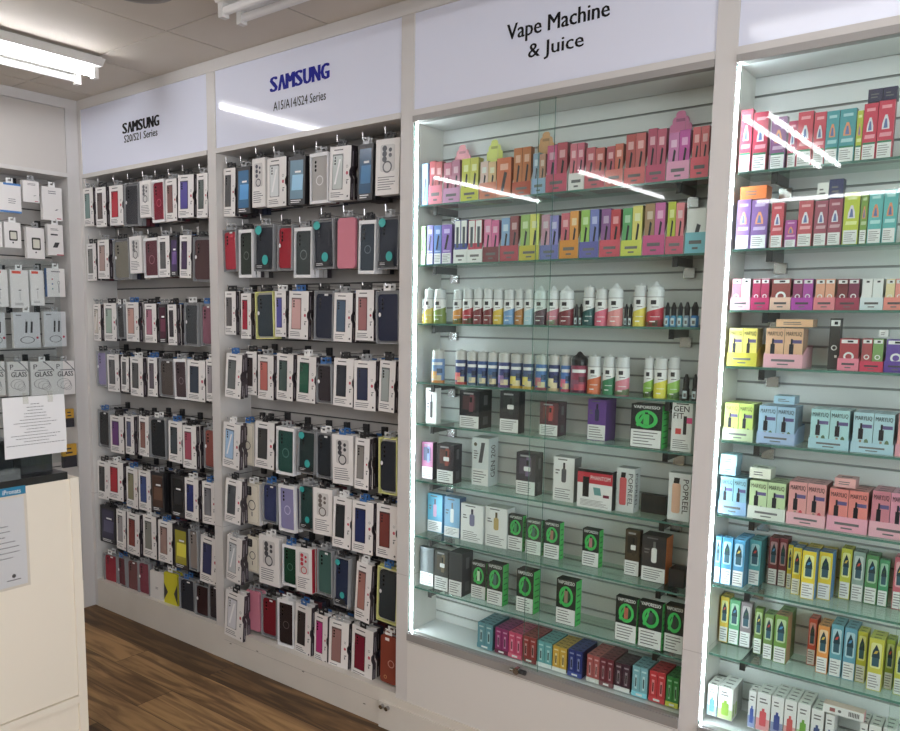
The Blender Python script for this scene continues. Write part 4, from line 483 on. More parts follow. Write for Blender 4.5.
# ---------------- things on the glass shelves ----------------
def vape_pic(b, w, h, z0, z1, pic, col, seed, c2=None):
    H = z1-z0; dk = mat((36, 36, 46), .35); lt = mat(tuple(min(255, int(v*.55+115)) for v in col), .4)
    if pic == 'pen':
        b.quad(-w*.26, w*.30, z0+H*.70, z0+H*.86, -.0004, lt); b.face([(-w*.22, -.0006, z0+H*.12), (-w*.02, -.0006, z0+H*.10), (w*.24, -.0006, z0+H*.62), (w*.04, -.0006, z0+H*.66)], dk); b.quad(-w*.34, w*.34, z0+H*.02, z0+H*.07, -.0004, lt)
    elif pic == 'two':
        b.quad(-w*.45, w*.45, z0+H*.45, z0+H, -.0003, DW); b.quad(-w*.2, w*.2, z0+H*.35, z0+H*.85, -.0006, mat((70, 80, 90)))
    elif pic == 'drop':
        lt2 = mat((215, 210, 220) if sum(col) < 330 or col[0] > 180 else (230, 140, 90)); b.face([(-w*.24, -.0004, z0+H*.3), (w*.24, -.0004, z0+H*.3), (w*.22, -.0004, z0+H*.45), (w*.07, -.0004, z0+H*.66), (-w*.07, -.0004, z0+H*.66), (-w*.22, -.0004, z0+H*.45)], lt2); b.face([(-w*.13, -.0007, z0+H*.33), (w*.13, -.0007, z0+H*.33), (w*.05, -.0007, z0+H*.56), (-w*.05, -.0007, z0+H*.56)], mat((90, 110, 170))); b.quad(-w*.3, w*.3, z0+H*.82, z0+H*.90, -.0004, lt); b.quad(-w*.36, w*.36, z0+H*.12, z0+H*.22, -.0004, lt, w*.04)
    elif pic == 'Q':
        b.disc(0, z0+H*.42, w*.28, w*.28, -.0005, DW, 14, .6); b.quad(w*.08, w*.3, z0+H*.22, z0+H*.27, -.0006, DW); b.quad(-w*.42, w*.42, z0+H*.86, z0+H*.98, -.0003, DW); b.quad(-w*.1, w*.2, z0+H*.89, z0+H*.95, -.0006, dk)
    elif pic == 'mary':
        put_text(b, 'MARYLIQ', -w*.42, w*.42, z0+H*.80, z0+H*.93, -.0006, dk, .02); b.quad(-w*.06, w*.44, z0+H*.62, z0+H*.71, -.0004, mat((95, 80, 140))); b.quad(-w*.22, w*.02, z0+H*.32, z0+H*.60, -.0006, dk); b.quad(-w*.15, -w*.05, z0+H*.60, z0+H*.74, -.0006, dk); b.quad(-w*.16, -w*.04, z0+H*.08, z0+H*.30, -.0006, mat((150, 130, 110))); b.disc(w*.2, z0+H*.22, w*.12, H*.12, -.0005, mat((215, 60, 80) if col[0] > 200 else (90, 120, 90)), 8)
    elif pic == 'elf':
        rr = random.Random(seed); c3 = mat((25, 60, 75)); c4 = mat([(220, 60, 50), (60, 140, 200), (40, 90, 60), (230, 190, 60)][seed % 4], .3)
        b.rslab(-w*.36, w*.36, z0+H*.12, z0+H*.90, -.0008, -.0003, w*.18, lt); b.face([(-w*.28, -.0011, z0+H*.45), (w*.28, -.0011, z0+H*.45), (w*.22, -.0011, z0+H*.66), (0, -.0011, z0+H*.86), (-w*.22, -.0011, z0+H*.64)], c3); b.quad(-w*.24, w*.24, z0+H*.18, z0+H*.45, -.0011, mat((45, 90, 110))); b.face([(-w*.16, -.0014, z0+H*.56), (w*.06, -.0014, z0+H*.58), (w*.16, -.0014, z0+H*.68), (-w*.04, -.0014, z0+H*.66)], c4)
    elif pic == 'lo':
        c = mat(c2 or (90, 120, 200)); b.quad(-w*.5, w*.5, z0, z0+H*.32, -.0003, mat(tuple(int(v*.5+115) for v in (c2 or (90, 120, 200))))); b.rslab(-w*.24, w*.24, z0+H*.12, z0+H*.52, -.0008, -.0003, w*.1, c); b.quad(-w*.1, w*.1, z0+H*.52, z0+H*.60, -.0006, c); b.lines(-w*.3, w*.3, z0+H*.72, z0+H*.9, -.0004, INK2, 2, seed, .4)
    elif pic == 'slim':
        b.quad(-w*.16, w*.16, z0+H*.22, z0+H*.72, -.0005, lt); b.quad(-w*.09, w*.09, z0+H*.3, z0+H*.62, -.0008, mat(tuple(int(v*.5) for v in col))); b.quad(-w*.3, w*.3, z0+H*.05, z0+H*.12, -.0005, lt, w*.08); b.quad(-w*.3, w*.3, z0+H*.84, z0+H*.9, -.0005, lt)
def vape_box(e, w, h, d, col, pic, seed, lab=0, gr=0, c2=None, topc=None):
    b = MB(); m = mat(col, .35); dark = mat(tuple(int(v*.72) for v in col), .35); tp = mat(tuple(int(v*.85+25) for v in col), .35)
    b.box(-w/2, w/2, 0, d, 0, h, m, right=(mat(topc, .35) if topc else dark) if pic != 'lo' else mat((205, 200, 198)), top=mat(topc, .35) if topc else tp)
    b.quad(-w*.3, w*.3, 0, 0, 0, m) if 0 else None
    z0 = h*(.36 if pic == 'elf' else .30) if lab else h*.02
    if pic != 'none': vape_pic(b, w, h, z0, h*.985, pic, col, seed, c2)
    else: b.lines(-w*.3, w*.25, h*.25, h*.7, -.0004, INK2, 2, seed, .4)
    b.face([(-w*.25, d*.35, h+.0003), (w*.25, d*.35, h+.0003), (w*.25, d*.6, h+.0003), (-w*.25, d*.6, h+.0003)], mat(tuple(int(v*.6) for v in col)) if pic != 'lo' else INK2)
    if pic in ('lo',): b.side(d*.2, d*.8, h*.1, h*.5, w/2+.0003, mat(tuple(int(v*.6+70) for v in (c2 or col))))
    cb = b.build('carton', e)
    if lab:
        l = MB(); l.quad(-w*.44, w*.44, h*.015, z0-h*.02, -.0007, DW); l.lines(-w*.38, w*.38, h*.05, z0-h*.05, -.0010, mat((140, 138, 140)), 5, seed, .36)
        if gr: l.quad(-w*.44, w*.44, z0-h*.02, z0+h*.015, -.0008, mat((40, 130, 90)))
        l.build('warning_label', cb)
CN = {3: 'lettered cabinet', 4: 'rightmost cabinet'}
SN = ['top', 'second', 'third', 'fourth', 'fifth', 'sixth', 'seventh', 'eighth', 'bottom']
bysh = {}
for t in ITEMS: bysh.setdefault((t[0], t[1]), []).append(t)
YMAX = YB-.023
def kit_pic(b, w, h, z0, z1, pic, c2, txt, seed):
    H = z1-z0; dk = mat((26, 26, 30)); G2 = mat((50, 200, 85), .35)
    if pic == 'ring':
        b.disc(0, z0+H*.42, w*.36, H*.36, -.0004, G2, 22, .66); b.disc(0, z0+H*.42, w*.2, H*.2, -.0005, mat((28, 90, 50)), 16); b.quad(-w*.09, w*.09, z0+H*.2, z0+H*.62, -.0008, mat(c2)); b.quad(-w*.05, w*.05, z0+H*.62, z0+H*.70, -.0009, dk)
        b.face([(-w*.34, -.0006, z0+H*.18), (-w*.26, -.0006, z0+H*.10), (w*.02, -.0006, z0+H*.7), (-w*.06, -.0006, z0+H*.74)], G2)
        put_text(b, txt, -w*.42, w*.42, z1-H*.16, z1-H*.04, -.0006, DW, .03)
    elif pic == 'dev':
        b.quad(-w*.34, w*.30, z0+H*.25, z0+H*.8, -.0004, mat(tuple(int(v*.55+15) for v in c2))); b.quad(-w*.02, w*.2, z0+H*.18, z0+H*.85, -.0007, mat(c2), w*.04); b.quad(w*.02, w*.14, z0+H*.55, z0+H*.75, -.0009, dk); b.quad(-w*.3, w*.2, z0+H*.86, z0+H*.92, -.0005, mat((150, 150, 155)))
        if seed % 2: b.rslab(-w*.1, w*.24, z0+H*.36, z0+H*.52, -.0012, -.001, w*.05, DW)
    elif pic == 'pen':
        b.rslab(-w*.10, w*.12, z0+H*.15, z0+H*.62, -.0010, -.0003, w*.08, mat(c2)); b.quad(-w*.04, w*.06, z0+H*.62, z0+H*.82, -.0006, mat(tuple(int(v*.5) for v in c2))); b.lines(-w*.4, -w*.18, z0+H*.4, z0+H*.6, -.0004, INK2, 2, seed); b.quad(-w*.3, w*.15, z0+H*.9, z0+H*.94, -.0004, INK2)
    elif pic == 'fit':
        put_text(b, 'GEN', -w*.42, w*.34, z0+H*.74, z0+H*.90, -.0005, dk, .04); put_text(b, 'FIT', -w*.42, w*.08, z0+H*.54, z0+H*.70, -.0005, dk, .04)
        b.quad(w*.1, w*.5, z0+H*.42, z0+H*.58, -.0004, mat((230, 50, 120))); b.quad(w*.08, w*.24, z0+H*.1, z0+H*.62, -.0007, dk); b.quad(-w*.3, -w*.02, z0+H*.1, z0+H*.26, -.0004, mat((225, 60, 60))); b.quad(-w*.3, w*.3, z0+H*.94, z0+H*.97, -.0004, INK)
    elif pic == 'gen':
        b.disc(-w*.3, z0+H*.78, w*.1, w*.1, -.0005, mat((90, 85, 60)), 12); b.quad(-w*.1, w*.12, z0+H*.2, z0+H*.85, -.0005, mat(c2), w*.16); b.lines(-w*.4, -w*.12, z0+H*.3, z0+H*.6, -.0004, INK2, 4, seed)
    elif pic == 'phan':
        b.quad(-w*.5, w*.5, z0+H*.9, z1, -.0004, dk); b.quad(-w*.5, w*.5, z0+H*.52, z0+H*.9, -.0004, mat((205, 35, 55))); put_text(b, 'PHANTOM', -w*.12, w*.44, z0+H*.66, z0+H*.80, -.0008, DW, .02); b.quad(-w*.34, -w*.16, z0+H*.04, z0+H*.74, -.0008, dk); b.quad(0, w*.2, z0+H*.14, z0+H*.4, -.0006, mat((90, 150, 150)), -w*.04); b.quad(w*.25, w*.42, z0+H*.08, z0+H*.18, -.0006, mat((120, 30, 60)))
    elif pic == 'pop':
        b.rslab(-w*.32, w*.06, z0+H*.14, z0+H*.78, -.0012, -.0003, w*.1, mat(c2)); b.quad(-w*.28, -w*.02, z0+H*.78, z0+H*.90, -.0008, dk, w*.03); put_text(b, 'POPREEL', w*.16, w*.42, z0+H*.14, z0+H*.88, -.0006, dk, .02, 'down')
def kit_box(e, w, h, d, col, o, seed):
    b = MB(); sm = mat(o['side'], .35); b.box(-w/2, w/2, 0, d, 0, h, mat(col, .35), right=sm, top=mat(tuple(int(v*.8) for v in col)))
    lab = o['lab']; z0 = h*lab if lab else h*.02
    if o['pic'] != 'none': kit_pic(b, w, h, z0, h, o['pic'], o['c2'], o['txt'], seed)
    if o['txt'] == 'GEN 200': put_text(b, 'GEN 200', d*.25, d*.7, h*.18, h*.85, w/2+.0004, INK, .02, 'up', 'side')
    elif o['txt'] == 'POPREEL': put_text(b, 'POPREEL', d*.2, d*.6, h*.12, h*.88, w/2+.0004, INK, .02, 'down', 'side')
    elif d > .04 and sum(o['side']) < 200: b.side(d*.35, d*.65, h*.62, h*.88, w/2+.0004, mat((95, 95, 100))); b.side(d*.3, d*.7, h*.1, h*.32, w/2+.0004, mat((80, 80, 84)))
    elif o['pic'] == 'ring': 
        for q in range(6): b.side(d*.2, d*.8, h*(.1+.14*q), h*(.13+.14*q), w/2+.0004, mat((25, 130, 50)))
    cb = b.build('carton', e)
    if lab:
        l = MB(); l.quad(-w*.485, w*.485, h*.01, z0, -.0006, DW); l.lines(-w*.4, w*.4, h*.05, z0-h*.03, -.0010, mat((95, 95, 97)), 5, seed, .30); l.build('warning_label', cb)
def bottle(e, w, h, c1, c2, k, seed):
    R_ = w/2; cap = {'s': mat((200, 202, 204), .35), 'c': mat((215, 218, 224), .3), 'g': mat((190, 188, 184), .35), 'k': mat((30, 28, 32), .4)}[k]
    bh = h*(.70 if k in 'sg' else .66); top = mat((235, 235, 233), .35) if k in 'sc' else mat(c2, .35); bot = mat(c1, .35)
    b = MB(); tl = top if k in 'sc' else mat(c2, .35); b.lathe([(0, 0), (R_, 0, bot), (R_, bh*(.44 if k in 'sc' else .1), tl), (R_, bh*.97, top), (R_*.92, bh)], bot, 18); b.lathe([(R_*.92, bh), (R_*.7, bh+.001)], top, 18)
    b.v = b.v; bo = b.build('bottle_body', e)
    c = MB(); 
    if k in 'sg': c.lathe([(R_*.9, bh), (R_*.9, h*.94), (R_*.7, h*.965), (R_*.25, h*.97), (R_*.2, h), (0, h)], cap, 16)
    else: c.lathe([(R_*.93, bh), (R_*.97, h*.80), (R_*.85, h*.86), (R_*.42, h*.92), (R_*.22, h*.98), (0, h)], cap, 16)
    c.build('cap', e)
    l = MB()
    def arc(x0, x1, z0, z1, m, rise=0):
        n = 9; rr_ = R_+.0005
        for i in range(n):
            a, bb = x0+(x1-x0)*i/n, x0+(x1-x0)*(i+1)/n
            A, B = math.radians(a), math.radians(bb); ra, rb = rise*i/n, rise*(i+1)/n
            l.face([(rr_*math.sin(A), -rr_*math.cos(A), z0), (rr_*math.sin(B), -rr_*math.cos(B), z0), (rr_*math.sin(B), -rr_*math.cos(B), z1+rb), (rr_*math.sin(A), -rr_*math.cos(A), z1+ra)], m)
    if k in 'sc':
        arc(-80, 80, 0.001, bh*.46, bot, bh*.20); arc(-80, 80, bh*.975, bh*1.0, mat((150, 150, 152))); arc(-25, 12, bh*.74, bh*.88, INK); arc(-18, 30, bh*.64, bh*.665, INK2); arc(-25, 40, bh*.32, bh*.34, DW); arc(-30, 10, bh*.15, bh*.19, DW)
        if sum(abs(a-b_) for a, b_ in zip(c2, (235, 235, 235))) > 30: arc(-80, 80, .0015, bh*.14, mat(c2), bh*.12)
    else:
        arc(-40, 60, bh*.74, bh*.86, DW); arc(-60, 10, bh*.16, bh*.48, mat(tuple(min(255, v+40) for v in c1))); arc(-20, 50, bh*.10, bh*.32, mat((220, 200, 150) if k == 'g' else (200, 60, 80))); arc(10, 60, bh*.4, bh*.6, mat(tuple(int(v*.6) for v in c2)))
    l.build('label', bo)
nblk = 0; deep = MB()
def deep_box(x, Y, z, w, h, d, c, pic):
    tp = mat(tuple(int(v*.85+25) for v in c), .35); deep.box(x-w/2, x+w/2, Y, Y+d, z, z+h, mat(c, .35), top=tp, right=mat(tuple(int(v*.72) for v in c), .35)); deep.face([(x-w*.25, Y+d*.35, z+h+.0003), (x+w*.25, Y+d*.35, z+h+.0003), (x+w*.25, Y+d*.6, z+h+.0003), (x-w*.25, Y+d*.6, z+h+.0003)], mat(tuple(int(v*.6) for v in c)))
for (cab, sh), L in sorted(bysh.items()):
    zsh = (Z3 if cab == 3 else Z4)[sh-1]; sname = SN[sh-1]; x_lo, x_hi = cab-1+.031, cab-.031
    # horizontal clean up of things standing on the shelf
    std = [i for i, t in enumerate(L) if abs(t[5]/1000-zsh) < .004]
    ed = {i: [L[i][3]/1000-L[i][6]/2000, L[i][3]/1000+L[i][6]/2000] for i in range(len(L))}
    std.sort(key=lambda i: L[i][3])
    for i in std: ed[i][0] = max(ed[i][0], x_lo+.002); ed[i][1] = min(ed[i][1], x_hi) if cab == 3 else ed[i][1]
    for a, c in zip(std, std[1:]):
        if ed[a][1] > ed[c][0]-.001: md = (ed[a][1]+ed[c][0])/2; ed[a][1] = md-.0006; ed[c][0] = md+.0006
    rank = {i: n for n, i in enumerate(sorted(range(len(L)), key=lambda i: L[i][3]))}
    kr = {}
    for i in sorted(range(len(L)), key=lambda i: L[i][3]): kr.setdefault(L[i][2], []).append(i)
    for i, (_, _, kind, x, Y, z, w_, h, d, c, o) in enumerate(L):
        x0, x1 = ed[i]; w_ = max(.008, x1-x0); x = (x0+x1)/2; Y /= 1000; z = max(z/1000, zsh)+.0004; h /= 1000; d /= 1000; seed += 1
        lst = kr[kind]; n = lst.index(i); pos = 'leftmost' if n == 0 else 'rightmost' if n == len(lst)-1 else ORD[n]+' from left'
        if len(lst) == 1: pos = 'the only one'
        where = '%s shelf, %s' % (sname, CN[cab])
        col = cname(c)
        if kind == 'tray':
            Y = max(Y, .038)
            e = empty('display_tray', (x, Y, z)); tag(e, '%s card tray of vape boxes, %s, %s' % (col, pos, where), 'display tray', 'card trays on the %s' % where)
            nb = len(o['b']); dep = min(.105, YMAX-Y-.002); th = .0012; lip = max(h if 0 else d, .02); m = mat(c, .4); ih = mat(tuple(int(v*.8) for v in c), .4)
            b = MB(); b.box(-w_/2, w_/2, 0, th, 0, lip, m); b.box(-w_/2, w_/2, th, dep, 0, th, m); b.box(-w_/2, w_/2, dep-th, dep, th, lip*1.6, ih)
            tall = h*.92 if sh <= 2 else lip*1.5; ws = mat((222, 218, 216), .5) if sh <= 2 else m
            for s in (-1, 1):
                xa, xb = (-w_/2, -w_/2+th*.8) if s < 0 else (w_/2-th*.8, w_/2); pr = [(th, th), (th, lip), (dep*.4, tall), (dep-th, tall), (dep-th, th)]
                b.face([(xb, p, q) for p, q in pr][::-1], ws); b.face([(xa, p, q) for p, q in pr], ws)
                for p, q in zip(pr, pr[1:]): b.face([(xa, p[0], p[1]), (xb, p[0], p[1]), (xb, q[0], q[1]), (xa, q[0], q[1])], ws)
            b.quad(-w_*.3, w_*.3, lip*.45, lip*.62, -.0004, INK2 if o['pic'] != 'Q' else PRINT); b.quad(-w_*.14, w_*.14, lip*.2, lip*.3, -.0004, INK2)
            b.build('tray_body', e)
            if o['h']:
                hx, hw, hz, hc = o['h']; hw /= 1000; b = MB(); hh = hz/1000-z; mm = mat(hc, .4); hx = 0 if abs(hx/1000-x) < .02 else max(min(hx/1000-x, .03), -.03)
                b.rslab(hx-hw/2, hx+hw/2, 0, hh*.84, dep+.003, dep+.0045, .010, mm); b.rslab(hx-hw*.38, hx+hw*.38, hh*.6, hh*.93, dep+.0018, dep+.003, .012, mm); b.rslab(hx-hw*.22, hx+hw*.22, hh*.7, hh, dep+.0006, dep+.0018, .010, mm, mat((200, 180, 180))); b.quad(hx-hw*.2, hx+hw*.2, hh*.86, hh*.9, dep, mat(tuple(int(v*.8) for v in hc))); b.build('header_card', e); b = None
            bw = (w_-2*th-.001)/nb; bd = .0215 if bw < .03 else .03; rows = 1 if sh <= 2 else 2
            if o['pic'] == 'mary': bd = .026; rows = 3 if sh >= 5 else 2
            bh = h-th-.001
            for r_ in range(rows):
                for q in range(nb):
                    sd = seed*7+q
                    if r_ >= 1: deep_box(x-w_/2+th+.0005+bw*(q+.5), Y+th+.001+r_*(bd+.001), z+th+.0002, bw-.0012, bh, bd, tuple(o['b'][q]), ''); continue
                    be = empty('vape_box', (x-w_/2+th+.0005+bw*(q+.5), Y+th+.001+r_*(bd+.001), z+th+.0002))
                    cc = tuple(o['b'][q])
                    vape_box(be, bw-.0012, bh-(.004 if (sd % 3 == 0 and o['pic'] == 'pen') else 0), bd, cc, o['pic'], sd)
                    side_ = ('only' if nb == 1 else ['left', 'right'][q])
                    tag(be, '%s box, %s in %s %s tray%s, %s' % (cname(cc), side_, pos.replace(' from left', ''), col, '' if r_ == 0 else ' behind' if r_ == 1 else ' at the back', where), 'vape box', 'vape boxes in the trays of the %s' % where)
        elif kind == 'vb':
            dd = .022 if w_ < .04 else .05; nn = o.get('n', 1)
            if abs(z-zsh) > .004: dd = .05 if w_ > .035 else .03
            while nn > 1 and Y+nn*(dd+.001) > YMAX: nn -= 1
            if Y+dd > YMAX: Y = YMAX-dd
            for r_ in range(nn):
                if r_ >= 2: deep_box(x, Y+r_*(dd+.001), z, w_, h, dd, c, ''); continue
                be = empty('vape_box', (x, Y+r_*(dd+.001), z), (0, 0, 0))
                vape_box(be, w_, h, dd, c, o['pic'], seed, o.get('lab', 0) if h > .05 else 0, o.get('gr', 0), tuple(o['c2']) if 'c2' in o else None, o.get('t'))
                what = {'none': 'small plain %s carton', 'lo': 'white-topped box with %s picture', 'elf': 'tall %s vape box', 'drop': 'tall %s vape box', 'Q': 'black display box'}.get(o['pic'], 'slim %s vape box')
                what = what % cname(tuple(o['c2']) if 'c2' in o else c) if '%s' in what else what
                tag(be, '%s%s, %s, %s' % (what, '' if r_ == 0 else ' '+['', 'just behind', 'third back', 'fourth back', 'fifth back'][r_], pos, where), 'vape box', 'loose vape boxes on the %s' % where)
        elif kind == 'lying':
            be = empty('vape_box', (x-.01, Y-.004, z+.104)); b = MB(); b.box(-.045, .045, 0, .03, 0, .022, mat((228, 222, 214)), front=mat((232, 228, 222)), top=mat((225, 190, 175)), right=mat((215, 120, 130)))
            for q in range(7): b.quad(.012+q*.0035, .0138+q*.0035, .005, .017, -.0004, INK)
            b.quad(-.03, -.018, .006, .016, -.0004, mat((160, 90, 90))); b.disc(-.008, .011, .004, .004, -.0004, INK2, 8); b.build('carton', be)
            tag(be, 'white carton lying flat across the box tops, bottom shelf, rightmost cabinet', 'vape box')
        elif kind == 'kit':
            dd = min(max(d, .022), YMAX-Y) ; e = empty('vape_kit_box', (x, Y, z))
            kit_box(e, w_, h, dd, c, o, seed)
            look = {'ring': 'black kit box with green ring and green side', 'gen': 'tall silver kit box with vertical lettering', 'phan': 'wide white kit box with red band', 'pop': 'silver-white kit box with %s pen picture' % cname(tuple(o['c2'] or (0, 0, 0))), 'fit': 'white kit box with bold two-line lettering', 'pen': '%s kit box with pen picture' % col, 'dev': '%s kit box with device picture' % col, 'none': 'plain %s kit box' % col}[o['pic']]
            tag(e, '%s, %s, %s' % (look, pos, where), 'kit box', 'vape kit boxes on the %s' % where)
        elif kind == 'bottle':
            e = empty('juice_bottle', (x, Y+.012, z), (0, 0, math.radians(12))); bottle(e, w_, h, c, tuple(o['c2']), o['k'], seed)
            tag(e, '%s %s juice bottle with %s cap, %s, %s' % ('chubby' if o['k'] in 'ck' else 'slim', col, 'black' if o['k'] == 'k' else 'white', pos, where), 'bottle', 'juice bottles on the %s' % where)
        elif kind == 'dropper':
            e = empty('dropper_bottle', (x, Y+.012, z)); R_ = w_/2; b = MB(); b.lathe([(0, 0), (R_, 0), (R_, h*.42), (R_*.7, h*.48)], mat(c, .35), 12); b.build('bottle_body', e)
            b = MB(); b.lathe([(R_*.8, h*.46), (R_*.85, h*.78), (R_*.5, h*.92), (R_*.3, h), (0, h)], mat((28, 28, 32), .4), 12); b.build('cap', e)
            l = MB(); l.quad(-R_*.6, R_*.6, h*.06, h*.36, -R_-.0004, mat((190, 210, 220))); l.quad(-R_*.3, R_*.4, h*.12, h*.26, -R_-.0007, INK2); l.build('label', e)
            tag(e, 'tiny black-capped %s dropper bottle, %s, %s' % (col, pos, where), 'dropper bottle', 'dropper bottles on the %s' % where)
        elif kind == 'block':
            bw = w_/2; bd = .0212; lipm = mat(tuple(o['lip']), .4); nblk += 1
            tr = empty('display_tray', (x, Y-.002, z)); b = MB(); b.box(-w_/2, w_/2, 0, .001, 0, h*.16, lipm); b.box(-w_/2, w_/2, .001, .002+o['n']*(bd+.0006), 0, .001, lipm); b.quad(-w_*.2, w_*.2, h*.04, h*.11, -.0004, DW); b.build('tray_body', tr)
            tag(tr, 'low %s tray under %s slim boxes, %s, %s' % (cname(tuple(o['lip'])), col, pos, where), 'display tray', 'low trays on the %s' % where)
            for r_ in range(o['n']):
                for q in range(2):
                    if r_ >= 3: deep_box(x-w_/2+bw*(q+.5), Y+r_*(bd+.0006), z+.0013, bw-.001, h-.003, bd-.0005, c, ''); continue
                    be = empty('vape_box', (x-w_/2+bw*(q+.5), Y+r_*(bd+.0006), z+.0013)); vape_box(be, bw-.001, h-.003, bd-.0005, c, 'slim', seed+q)
                    tag(be, 'slim %s box, %s %s, %s block from left, %s' % (col, ['front', 'second', 'third', 'fourth', 'backmost'][r_], ['left', 'right'][q], ORD[nblk-1], where), 'vape box', 'slim boxes in blocks on the %s' % where)
tag(deep.build('vape_box_stock'), 'rest of the vape boxes, deep on the glass shelves behind the counted ones', 'vape boxes', kind='stuff')
# ---------------- counter ----------------
CX, CY, CZ = 1.45, -.895, 1.0
CW = noisy('cream_counter_laminate', (226, 218, 202), (222, 213, 196), 2, .4)
e = empty('service_counter', (CX-.3, -1.7, 0)); tag(e, 'cream white service counter with a panelled front cut by the left edge', 'counter')
def PC(bb, name): return bb.build(name, e, (-CX+.3, 1.7, 0))
b = MB(); b.box(CX-.55, CX-.012, -2.6, CY-.03, .0, CZ-.004, CW); PC(b, 'body')
b = MB(); b.box(CX-.55, CX, CY-.028, CY, 0, CZ+.002, CW); PC(b, 'end_panel')
b = MB(); b.box(CX-.0118, CX-.004, -2.6, CY-.0285, .318, CZ, CW); PC(b, 'front_panel')
b = MB(); b.box(CX-.0118, CX, -2.6, CY-.0285, .292, .314, CW); PC(b, 'ledge')
b = MB(); b.box(CX-.0118, CX-.008, -2.6, CY-.0285, 0, .288, CW); PC(b, 'kick_panel')
b = MB(); b.box(CX-.54, CX-.006, -2.6, CY-.032, CZ-.0035, CZ+.022, mat((30, 29, 30), .3)); PC(b, 'worktop')
def at_counter(nm, x, y, z, rz=math.pi/2): return empty(nm, (x, y, z), (0, 0, rz))
# terminal and perspex box on the counter
e = empty('card_terminal', (CX-.16, -1.12, CZ+.0222)); tag(e, 'black boxy till display standing at the left edge behind the notice', 'till')
b = MB(); b.box(-.06, .06, -.2, .078, 0, .10, mat((36, 34, 34), .35)); b.build('casing', e); b = MB(); b.box(.0602, .062, -.19, .07, .01, .09, mat((22, 22, 26), .6)); b.build('screen', e)
e = empty('perspex_box', (CX-.10, -.985, CZ+.0222)); tag(e, 'clear perspex box with dark back under the hanging notice', 'display box')
b = MB(); P2 = clear((120, 122, 124), .3); b.box(-.05, .05, -.06, .035, 0, .003, P2); b.box(.047, .05, -.06, .035, .003, .075, P2); b.box(-.05, -.047, -.06, .035, .003, .075, mat((40, 40, 42))); b.box(-.047, .047, .032, .035, .003, .075, P2); b.box(-.047, .047, -.06, -.057, .003, .075, P2); b.build('box_walls', e)
b = MB(); b.box(-.03, .02, -.045, .02, .0033, .04, mat((50, 50, 54))); tag(b.build('charger_block', None, (CX-.10, -.985, CZ+.0222)), 'dark charger block inside the clear perspex box on the counter', 'charger')
for yy, zz, w_, nm in ((-.105, .735, .036, 'lower'), (-.098, .935, .022, 'upper')):
    e = empty('battery_pack', (-.005, yy, zz), (0, 0, math.pi/2)); hh = .115 if nm == 'lower' else .09
    b = MB(); b.box(-w_, w_, 0, .02, 0, hh*.5, mat((42, 42, 50))); b.box(-w_, w_, 0, .02, hh*.5, hh, mat((205, 150, 30))); b.lines(-w_*.6, w_*.6, hh*.55, hh*.9, -.0004, INK, 2, 3, .4); b.build('blister_card', e)
    b = MB(); b.rod((0, -.008, hh-.006), (0, .150, hh-.006), .0013, CHROME); b.box(-.012, .012, .150, .1645, hh-.03, hh+.002, DARKMET); b.build('hanger', e)
    tag(e, 'small yellow and black battery pack low on the left wall, %s one beside the notice' % nm, 'battery pack')
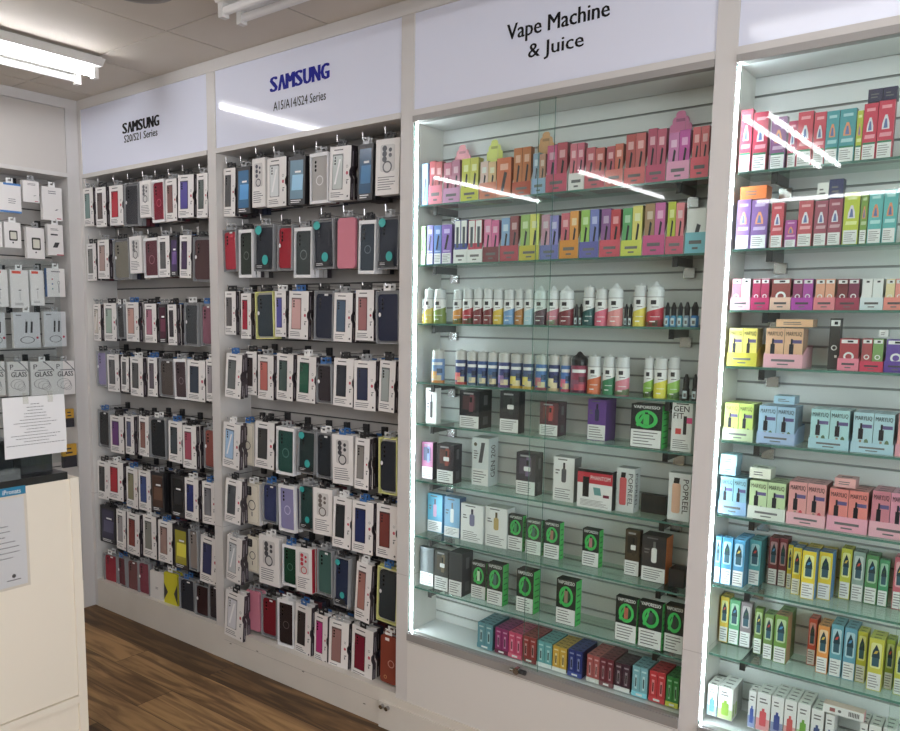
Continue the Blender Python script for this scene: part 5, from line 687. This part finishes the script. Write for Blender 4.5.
# hanging protective screen with notice
e = empty('counter_screen', (CX-.02, -1.3, CZ+.0222)); tag(e, 'clear upright protective screen on the counter holding the paper notice', 'screen')
b = MB(); b.box(-.002, .002, -.9, .38, .03, .62, clear((246, 250, 250), 0, .02, .5)); b.build('clear_sheet', e)
for yy in (-.8, .2): b = MB(); b.box(-.014, .014, yy-.03, yy+.03, 0, .03, clear((215, 222, 222), .2)); b.build('foot', e)
def paper(name, label, x, y0, y1, z0, z1, roll, lines, logo=False, sleeve=False):
    e = empty(name, (x, (y0+y1)/2, z0), (0, 0, math.pi/2)); e.rotation_euler = (roll, 0, math.pi/2) if 0 else (0, 0, math.pi/2)
    w_ = y1-y0; h = z1-z0; b = MB(); pm = mat((236, 233, 230), .5); n = 6
    for i in range(n):
        f = lambda t: .0015*math.sin(t*5)
        a, c = i/n, (i+1)/n
        b.face([(-w_/2, -.001-f(a), h*a), (w_/2, -.001-f(a), h*a), (w_/2, -.001-f(c), h*c), (-w_/2, -.001-f(c), h*c)], pm)
    b.box(-w_/2, w_/2, .0002, .0006, 0, h, pm)
    rr = random.Random(5)
    for i, ln in enumerate(lines):
        zz = h*(.87-.72*i/len(lines)); hw = w_*ln/2
        if ln: 
            x0 = -hw
            while x0 < hw: 
                l = rr.uniform(.003, .009); b.quad(x0, min(x0+l, hw), zz, zz+h*.010, -.0034, INK2); x0 += l+.0018
    if logo: b.disc(w_*.3, h*.12, .006, .006, -.0034, INK, 10); b.quad(w_*.2, w_*.4, h*.07, h*.08, -.0034, INK2)
    b.build('sheet', e); tag(e, label, 'notice')
    if sleeve: s = MB(); s.box(-w_/2-.006, w_/2+.006, -.0052, -.0044, -.006, h+.01, clear((250, 250, 250), .04, .08, 1)); s.build('plastic_sleeve', e)
    else:
        for sx in (-.15, .25): s = MB(); s.quad(w_*sx-.008, w_*sx+.008, h-.02, h+.012, -.0045, clear((245, 245, 240), .15, .15)); s.build('clear_tape', e)
    return e
paper('paper_notice', 'square white paper notice with centred text taped above the counter', CX-.0145, -1.108, -.922, 1.082, 1.256, 0, [.14, .27, .25, .36, .36, .5, .7, .5, .3, .38, .8, .65, .4, .95])
paper('paper_notice', 'white paper sheet in a clear sleeve on the counter front', CX-.0032, -1.27, -1.066, .715, .972, 0, [0, 0, 0, .5, .55, .4, .7, .8, .8, .6, 0, 0], True, True)
e = empty('blue_sticker', (CX-.0038, -1.13, .979), (0, 0, math.pi/2)); b = MB(); b.box(-.09, .071, -.0006, .0, 0, .024, mat((20, 120, 165), .3)); bk = b.build('backing', e)
b = MB(); put_text(b, 'iPronats', .004, .056, .005, .018, -.0010, DW, .02); b.build('lettering', bk); tag(e, 'narrow blue sticker with white lettering under the counter edge', 'sticker')
